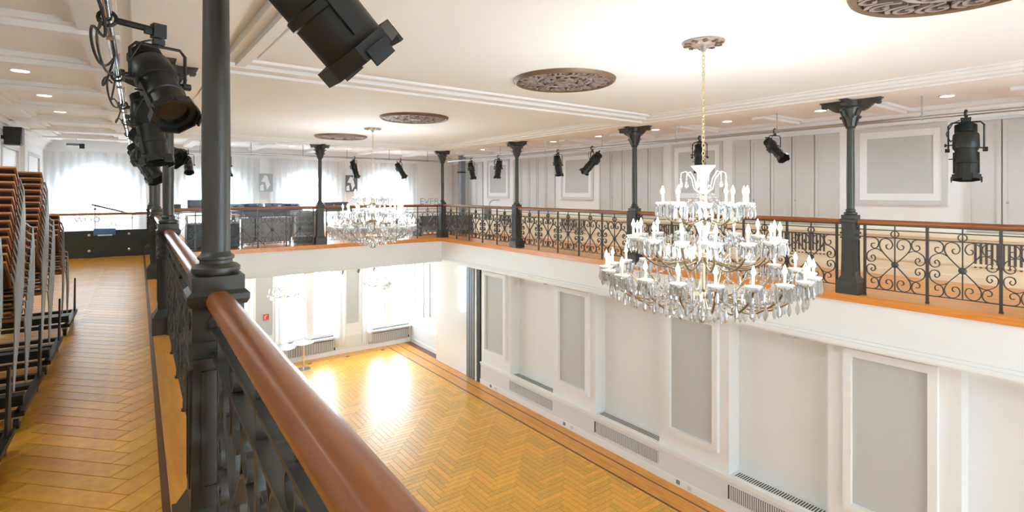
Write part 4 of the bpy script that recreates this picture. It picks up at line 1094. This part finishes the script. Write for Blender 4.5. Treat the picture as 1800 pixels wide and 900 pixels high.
for v0, n, nm in stacks:
    u = -1.05
    tilt = R(-9)
    for k in range(n):
        x, y = L2(u, v0 + 0.026*k)
        g = empty('stacking_chair', (x, y, ZF + 0.155 + 0.047*k)); g.rotation_euler = (tilt, 0, SK)
        tag(g, '%s chrome and brown plywood chair in the %s' % (ordn[k] if k < n-1 else 'topmost', nm), 'chair', 'brown plywood chairs stacked on dollies')
        for pn, me in CHM: obj(pn, me, g)
    x, y = L2(u, v0)
    d = empty('chair_dolly', (x, y, ZF), SK); tag(d, 'black wheeled dolly under the ' + nm + ' of chairs', 'dolly', 'chair dollies')
    m = MB()
    for sx in (-0.26, 0.26): m.box((sx-0.02, -0.36, 0.085), (sx+0.02, 0.44, 0.115))
    for sy in (-0.34, 0.42): m.box((-0.26, sy-0.02, 0.085), (0.26, sy+0.02, 0.115))
    m.box((-0.26, -0.25, 0.112), (0.26, -0.17, 0.172)); m.box((-0.26, 0.16, 0.085), (0.26, 0.24, 0.112))
    m.build('frame', 'black', d)
    for sx in (-1, 1):
        MB().prism([(0.30, 0.10), (0.42, 0.10), (0.42, 0.45), (0.38, 0.45)], sx*0.262-0.006, sx*0.262+0.006, 'x').build('side_plate', 'black', d)
        for sy in (-0.30, 0.38):
            c = MB().lathe([(0.035, -0.012), (0.035, 0.012)], 12, Matrix.Translation((sx*0.24, sy, 0.035)) @ Matrix.Rotation(pi/2, 4, 'Y')).build('caster', 'rubber', d)
            MB().box((sx*0.24-0.02, sy-0.02, 0.045), (sx*0.24+0.02, sy+0.02, 0.086)).build('fork', 'steel', c)

# ------------------------------------------------------------ left gallery end: parapet, handrail, lettering
par = empty('glass_parapet', LP(-1.02, 14.0, ZF), SK); tag(par, 'dark based glass parapet with white band closing the end of the left gallery', 'parapet')
MB().box((-1.1, -0.02, 0.0), (0.96, 0.03, 0.56)).build('base_panel', 'base_dark', par)
MB().box((-1.1, 0.04, 0.50), (0.96, 0.06, 0.88)).build('frosted_band', 'frosted', par)
MB().box((-1.1, 0.0, 0.56), (0.96, 0.012, 0.89)).build('glass_pane', 'glass', par)
MB().box((-1.1, -0.02, 0.88), (0.96, 0.05, 0.93)).build('top_rail', 'handrail', par)
for x in (-0.75, -0.05, 0.62):
    for z in (0.14, 0.47): MB().lathe([(0.028, 0), (0.028, 0.02), (0.015, 0.03)], 12, Matrix.Translation((x, -0.02, z)) @ Matrix.Rotation(pi/2, 4, 'X')).build('fixing_button', 'chrome', par)
def text_mesh(txt, size, name, m, parent, loc, rot):
    cu = bpy.data.curves.new(name, 'FONT'); cu.body = txt; cu.size = size; cu.extrude = 0.002
    to = bpy.data.objects.new(name, cu); COL.objects.link(to)
    me = bpy.data.meshes.new_from_object(to); bpy.data.objects.remove(to); bpy.data.curves.remove(cu)
    me.materials.clear(); me.materials.append(MATS[m]); return obj(name, me, parent, loc, rot)
text_mesh('PLE', 0.17, 'lettering', 'letter', par, (-0.78, -0.004, 0.64), (R(90), R(-10), 0))
text_mesh('WOO', 0.16, 'lettering', 'letter', par, (-0.30, -0.004, 0.74), (R(90), 0, 0))
text_mesh('AN', 0.14, 'lettering', 'letter', par, (0.22, -0.004, 0.60), (R(90), R(-14), 0))
hr = empty('sloping_handrail', (0, 0, 0)); tag(hr, 'dark sloping stair handrail in front of the left arched window', 'handrail')
hA, hB = Vector((-0.45, 16.6, -0.30)), Vector((0.44, 16.6, -0.58))
MB().tube([hA, hB], 0.022, 8).build('rail', 'iron', hr)
for t in (0.08, 0.92):
    p = hA.lerp(hB, t); MB().tube([p, p+Vector((0, 0, -0.09))], 0.012, 6).sphere(p+Vector((0, 0, -0.09)), 0.03).build('bracket', 'iron', hr); MB().tube([p+Vector((0, 0, -0.11)), (p.x, p.y, ZF)], 0.014, 8).build('post', 'white', hr)
bc = empty('folded_cloth', LP(-0.83, 13.868, ZF+0.58), SK); tag(bc, 'blue folded cloth hung over the dark parapet base', 'cloth')
MB().box((-0.17, 0.07, -0.12), (0.20, 0.10, 0.02)).box((-0.14, 0.065, -0.10), (0.17, 0.068, 0.0)).build('fold', 'blue_cloth', bc)
MB().box((-0.10, 0.062, -0.13), (0.14, 0.066, -0.105)).build('hem', 'letter_white', bc)
# loudspeaker on left wall, projector on ceiling
x, y = L2(ULW+0.16, 12.2)
ls = empty('wall_loudspeaker', (x, y, 0.80), SK); tag(ls, 'black loudspeaker mounted high on the left gallery wall', 'speaker')
MB().taper(0, 0.30, 0.10, 0.12, 0.12, 0.14).build('cabinet', 'black', ls); MB().box((0.10, -0.1, 0.02), (0.125, 0.1, 0.28)).build('front_mesh', 'case_grey', ls); MB().box((-0.17, -0.02, 0.1), (-0.09, 0.02, 0.16)).build('bracket', 'black', ls)
x, y = L2(-1.35, 15.0)
pj = empty('ceiling_sensor', (x, y, 0.98)); tag(pj, 'small dark device hanging below the ceiling before the left window', 'sensor')
MB().box((-0.17, -0.05, 0.04), (0.05, 0.05, 0.09)).build('body', 'case_grey', pj); MB().box((0.05, -0.05, -0.02), (0.14, 0.05, 0.09)).build('head', 'black', pj); MB().tube([(0, 0, 0.09), (0, 0, ZC-0.98)], 0.01, 6).build('stem', 'white', pj)

# ------------------------------------------------------------ equipment on the far gallery
def at_far(px, Y):
    l = (px-900)/F_PX; d = Y/(cos(R(37))-l*sin(R(37))); return d*(sin(R(37))+l*cos(R(37)))
def zfar(px, py, Y):
    l = (px-900)/F_PX; d = Y/(cos(R(37))-l*sin(R(37))); return -(py-338)/F_PX*d
def desk(x0, x1, y0, y1, h, label, m='desk_grey', front=True):
    g = empty('equipment_desk', ((x0+x1)/2, (y0+y1)/2, ZF)); tag(g, label, 'desk')
    hx, hy = (x1-x0)/2, (y1-y0)/2
    MB().box((-hx, -hy, h-0.03), (hx, hy, h)).build('top', m, g)
    if front: MB().box((-hx+0.02, -hy+0.02, 0.06), (hx-0.02, -hy+0.035, h-0.03)).build('front_panel', m, g)
    for sx in (-1, 1):
        for sy in (-1, 1): MB().box((sx*(hx-0.03)-0.02, sy*(hy-0.03)-0.02, 0), (sx*(hx-0.03)+0.02, sy*(hy-0.03)+0.02, h-0.03)).build('leg', 'case_grey', g)
    return g
def monitor(px0, px1, py0, Y, base_z, label):
    x0, x1 = at_far(px0, Y), at_far(px1, Y); zt = zfar((px0+px1)/2, py0, Y)
    g = empty('computer_monitor', ((x0+x1)/2, Y, base_z)); tag(g, label, 'monitor', 'dark monitors on the far gallery'); h = zt-base_z; hx = (x1-x0)/2
    MB().box((-hx, -0.02, 0.06), (hx, 0.02, h)).build('screen', 'navy', g); MB().box((-hx+0.02, -0.024, 0.08), (hx-0.02, -0.02, h-0.02)).build('display', 'black_gloss', g)
    MB().box((-0.03, 0.0, 0.01), (0.03, 0.03, 0.08)).box((-0.11, -0.08, 0), (0.11, 0.08, 0.012)).build('stand', 'black', g)
YE = 15.3
desk(at_far(283, YE), at_far(415, YE), 15.0, 15.7, 0.88, 'dark equipment desk carrying the monitors on the far gallery', 'case_grey', False)
monitor(329, 357, 351, 15.35, ZF+0.88, 'large navy monitor seen between the two nearest columns')
monitor(302, 318, 359, 15.35, ZF+0.88, 'small dark monitor just right of the second left column')
monitor(358, 372, 359, 15.45, ZF+0.88, 'dark monitor partly hidden by the nearest column')
x0, x1 = at_far(327, 14.6), at_far(419, 14.6)
cs = empty('rack_case', ((x0+x1)/2, 14.62, ZF)); tag(cs, 'black equipment case with pale open shelf on top behind the railing', 'case'); hx = (x1-x0)/2
MB().box((-hx, -0.2, 0.02), (hx, 0.25, 0.60)).build('body', 'black', cs)
MB().box((-hx, -0.2, 0.60), (hx, 0.25, 0.625)).box((-hx, -0.2, 0.79), (hx, 0.25, 0.815)).box((-hx, -0.2, 0.625), (-hx+0.025, 0.25, 0.79)).box((hx-0.025, -0.2, 0.625), (hx, 0.25, 0.79)).build('shelf', 'trim_wood', cs)
for sx in (-0.5, 0.0, 0.5): MB().lathe([(0.02, 0), (0.02, 0.02)], 8, Matrix.Translation((hx*sx, 0, 0))).build('foot', 'rubber', cs)
x0, x1 = at_far(420, 15.0), at_far(508, 15.0)
desk(x0, x1, 14.75, 15.4, 0.70, 'pale grey fronted table behind the far railing')
x0, x1 = at_far(405, 16.0), at_far(531, 16.0)
mc = empty('mixing_console', ((x0+x1)/2, 16.12, ZF)); tag(mc, 'long dark mixing console desk crowded with gear on the far gallery', 'console'); hx = (x1-x0)/2
MB().box((-hx, -0.35, 0.62), (hx, 0.35, 0.80)).build('console_body', 'case_grey', mc)
MB().prism([(-0.35, 0.80), (0.35, 0.80), (0.35, 1.02), (0.25, 1.04)], -hx, hx, 'x').build('control_surface', 'navy', mc)
for i in range(14):
    w_ = random.uniform(0.05, 0.16); xx = -hx+0.1+i*(2*hx-0.2)/14; MB().box((xx, -0.1, 0.86), (xx+w_, 0.1, random.uniform(0.98, 1.06))).build('module', random.choice(['case_grey', 'black', 'steel', 'navy']), mc)
for sx in (-1, 1):
    for sy in (-0.28, 0.28): MB().box((sx*(hx-0.08)-0.03, sy-0.03, 0), (sx*(hx-0.08)+0.03, sy+0.03, 0.62)).build('leg', 'black', mc)
x, y = at_far(449, 14.55), 14.55
ms = empty('music_stand', (x, y, ZF)); tag(ms, 'thin black tripod stand before the grey fronted table', 'stand')
MB().tube([(0, 0, 0.12), (0, 0, 0.72)], 0.012, 6).build('pole', 'black', ms)
for k in range(3): MB().tube([(0, 0, 0.22), (0.22*cos(2.1*k), 0.22*sin(2.1*k), 0.008)], 0.008, 5).build('leg', 'black', ms)
MB().box((-0.16, -0.02, 0.70), (0.16, 0.02, 0.715)).box((-0.16, 0.0, 0.715), (0.16, 0.01, 0.80)).build('desk', 'case_grey', ms)
x0, x1 = at_far(516, 14.7), at_far(551, 14.7)
fc = empty('flight_case', ((x0+x1)/2, 14.75, ZF)); tag(fc, 'metal edged flight case on end left of the far gallery column', 'case'); hx = (x1-x0)/2
MB().box((-hx+0.02, -0.2, 0.20), (hx-0.02, 0.2, 0.83)).build('body', 'desk_grey', fc)
m = MB()
for sx in (-1, 1):
    for sy in (-0.2, 0.2): m.box((sx*hx-0.02, sy-0.02, 0.18), (sx*hx+0.02, sy+0.02, 0.85))
for zz in (0.18, 0.83):
    for sy in (-0.2, 0.2): m.box((-hx, sy-0.02, zz), (hx, sy+0.02, zz+0.03))
m.build('metal_edging', 'paper', fc); MB().box((-hx+0.05, -0.15, 0), (hx-0.05, 0.15, 0.18)).build('dolly_base', 'case_grey', fc)
for k in range(3): MB().box((-hx+0.06, -0.212, 0.30+0.16*k), (hx-0.06, -0.2, 0.40+0.16*k)).build('drawer', 'case_grey', fc)
x0, x1 = at_far(568, 15.2), at_far(609, 15.2)
desk(x0-0.1, x1+0.5, 14.95, 15.6, 0.84, 'pale table right of the far gallery column carrying an amplifier', 'paper', False)
am = empty('amplifier_box', ((x0+x1)/2, 15.2, ZF+0.84)); tag(am, 'dark amplifier box with a pale scribble on its front, beside the far column', 'amplifier'); hx = (x1-x0)/2
MB().box((-hx, -0.15, 0.0), (hx, 0.15, 0.24)).build('cabinet', 'case_grey', am); MB().box((-hx+0.02, -0.156, 0.02), (hx-0.02, -0.15, 0.22)).build('front_panel', 'print_dark', am)
MB().ribbon(smooth_path([(-0.12, 0.05), (-0.08, 0.18), (-0.04, 0.06), (0.02, 0.14), (0.10, 0.08), (0.22, 0.12)], 3), 0.006, 0.012, Matrix.Translation((0, -0.157, 0))).build('mark', 'paper', am)
# black sofa bench in the far corner
x0, x1 = at_far(728, 15.2), at_far(818, 15.2)
sb = empty('black_bench', ((x0+x1)/2, 15.1, ZF)); tag(sb, 'long black upholstered bench behind the corner column', 'bench'); hx = (x1-x0)/2
MB().box((-hx, -0.30, 0.12), (hx, 0.35, 0.30)).build('seat', 'case_grey', sb); MB().box((-hx, -0.33, 0.30), (hx, -0.20, 0.62)).build('backrest', 'print_dark', sb)
for sx in (-1, 1): MB().box((sx*hx-0.05, -0.33, 0.0), (sx*hx+0.05, 0.35, 0.40)).build('side', 'print_dark', sb)
x = at_far(720, 15.0)
bt = empty('bistro_table', (x, 15.9, ZF)); tag(bt, 'small round grey bistro table near the far corner', 'table')
MB().lathe([(0.28, 0.70), (0.29, 0.72), (0.28, 0.735)], 24).build('table_top', 'steel', bt); MB().tube([(0, 0, 0.02), (0, 0, 0.70)], 0.025, 10).build('pole', 'steel', bt); MB().lathe([(0.22, 0), (0.22, 0.015), (0.03, 0.03)], 20).build('base', 'steel', bt)
# steel post and tubular rack in the right far corner
x = at_far(812, 16.2)
po = empty('steel_post', (x, 16.2, ZF)); tag(po, 'square blue grey steel post behind the corner column', 'post')
MB().box((-0.09, -0.09, 0), (0.09, 0.09, ZC-ZF)).build('shaft', 'case_grey', po); MB().box((-0.11, -0.11, 0), (0.11, 0.11, 0.05)).build('base_plate', 'case_grey', po); MB().box((-0.14, -0.1, 2.05), (0.1, 0.1, 2.1)).build('clamp', 'black', po)
x = at_far(846, 14.4); l = None
ck = empty('coat_rack', (9.3, 13.5, ZF)); tag(ck, 'bent grey tube stand in front of the far right panels', 'stand')
MB().tube([(0, 0, 0.01), (0, 0, 1.0), (0.02, -0.02, 1.07), (0.08, -0.08, 1.12), (0.22, -0.22, 1.12)], 0.018, 8).build('tube', 'steel', ck); MB().lathe([(0.18, 0), (0.18, 0.02)], 16).build('base', 'case_grey', ck); MB().box((-0.2, -0.03, 0.55), (0.05, 0.03, 0.9)).build('bag', 'case_grey', ck)
gs = empty('glass_screen', (8.30, 16.35, ZF), R(-30)); tag(gs, 'frameless glass screen with grey letters behind the corner column', 'screen')
MB().box((0, 0, 0.02), (1.3, 0.012, 1.75)).build('pane', 'glass', gs); MB().box((0, -0.03, 0), (1.3, 0.04, 0.03)).build('floor_channel', 'steel', gs)
text_mesh('EVER', 0.30, 'lettering', 'letter', gs, (0.05, -0.004, 0.95), (R(90), 0, 0))
# posters on the far wall
for x0, x1, nm in ((3.44, 3.82, 'grey toned picture between the second and third arched windows'), (6.04, 6.43, 'black and white picture left of the distant chandelier')):
    pc = empty('wall_picture', ((x0+x1)/2, YF-0.24, 0.02)); tag(pc, nm, 'picture', 'pictures on the far wall'); hx = (x1-x0)/2
    dk = 'print_dark' if x0 > 5 else 'desk_grey'
    MB().box((-hx, -0.012, 0), (hx, 0.0, 0.54)).build('sheet', dk, pc)
    MB().box((-0.02, 0, 0.5), (0.02, 0.24, 0.53)).build('hook', 'steel', pc)
    m = MB(); m.prism([(-hx*0.7, 0.30), (-hx*0.2, 0.50), (hx*0.2, 0.46), (hx*0.6, 0.2), (hx*0.1, 0.05), (-hx*0.1, 0.28)], -0.0145, -0.012, 'y'); m.prism([(-hx*0.9, 0.03), (-hx*0.3, 0.03), (-hx*0.4, 0.22), (-hx*0.85, 0.18)], -0.0145, -0.012, 'y'); m.build('print', 'paper', pc)

# ------------------------------------------------------------ lower far end
for (x, y, r, h, lb) in ((4.0, 16.55, 0.36, 0.74, 'round glass topped table half hidden by the wooden handrail'), (4.56, 16.5, 0.30, 0.80, 'round glass topped chrome pedestal table before the lower window')):
    g = empty('pedestal_table', (x, y, Z0)); tag(g, lb, 'table', 'round tables under the far gallery')
    MB().lathe([(r, h-0.012), (r, h)], 28).build('glass_top', 'steel', g); MB().tube([(0, 0, 0.02), (0, 0, h-0.012)], 0.03, 12).build('pedestal', 'chrome', g, smooth=True); MB().lathe([(0.2, 0), (0.2, 0.012), (0.04, 0.03)], 24).build('foot', 'chrome', g)
fs_ = empty('fire_sign', (3.68, YF-0.05, -3.86)); tag(fs_, 'small red and white fire safety sign on the far lower wall', 'sign')
MB().box((-0.075, -0.004, 0), (0.075, 0.05, 0.16)).build('plate', 'red', fs_); MB().prism([(-0.05, 0.03), (-0.02, 0.03), (-0.02, 0.10), (0.04, 0.13), (-0.03, 0.13), (-0.05, 0.09)], -0.006, -0.004, 'y').build('symbol', 'paper', fs_)
for i, x in enumerate((5.0, 5.45, 5.9)):
    g = empty('track_spot', (x, 14.35, ZB)); tag(g, ['small ceiling spot under the far gallery, left of three', 'small ceiling spot under the far gallery, middle of three', 'small ceiling spot under the far gallery, right of three'][i], 'lamp', 'small spots under the far gallery')
    MB().lathe([(0.05, -0.01), (0.05, 0)], 12).tube([(0, 0, -0.01), (0, 0, -0.07)], 0.008, 6).build('stem', 'steel', g)
    MB().lathe([(0.02, 0.05), (0.035, 0.03), (0.035, -0.06), (0.03, -0.06)], 10, Matrix.Translation((0, 0, -0.10)) @ Matrix.Rotation(0.6, 4, 'X')).build('head', 'steel' if i != 1 else 'case_grey', g)

# ------------------------------------------------------------ lift the whole place so that the hall floor is z = 0
for o in list(sc.objects):
    if o.parent is None: o.location.z += EYE
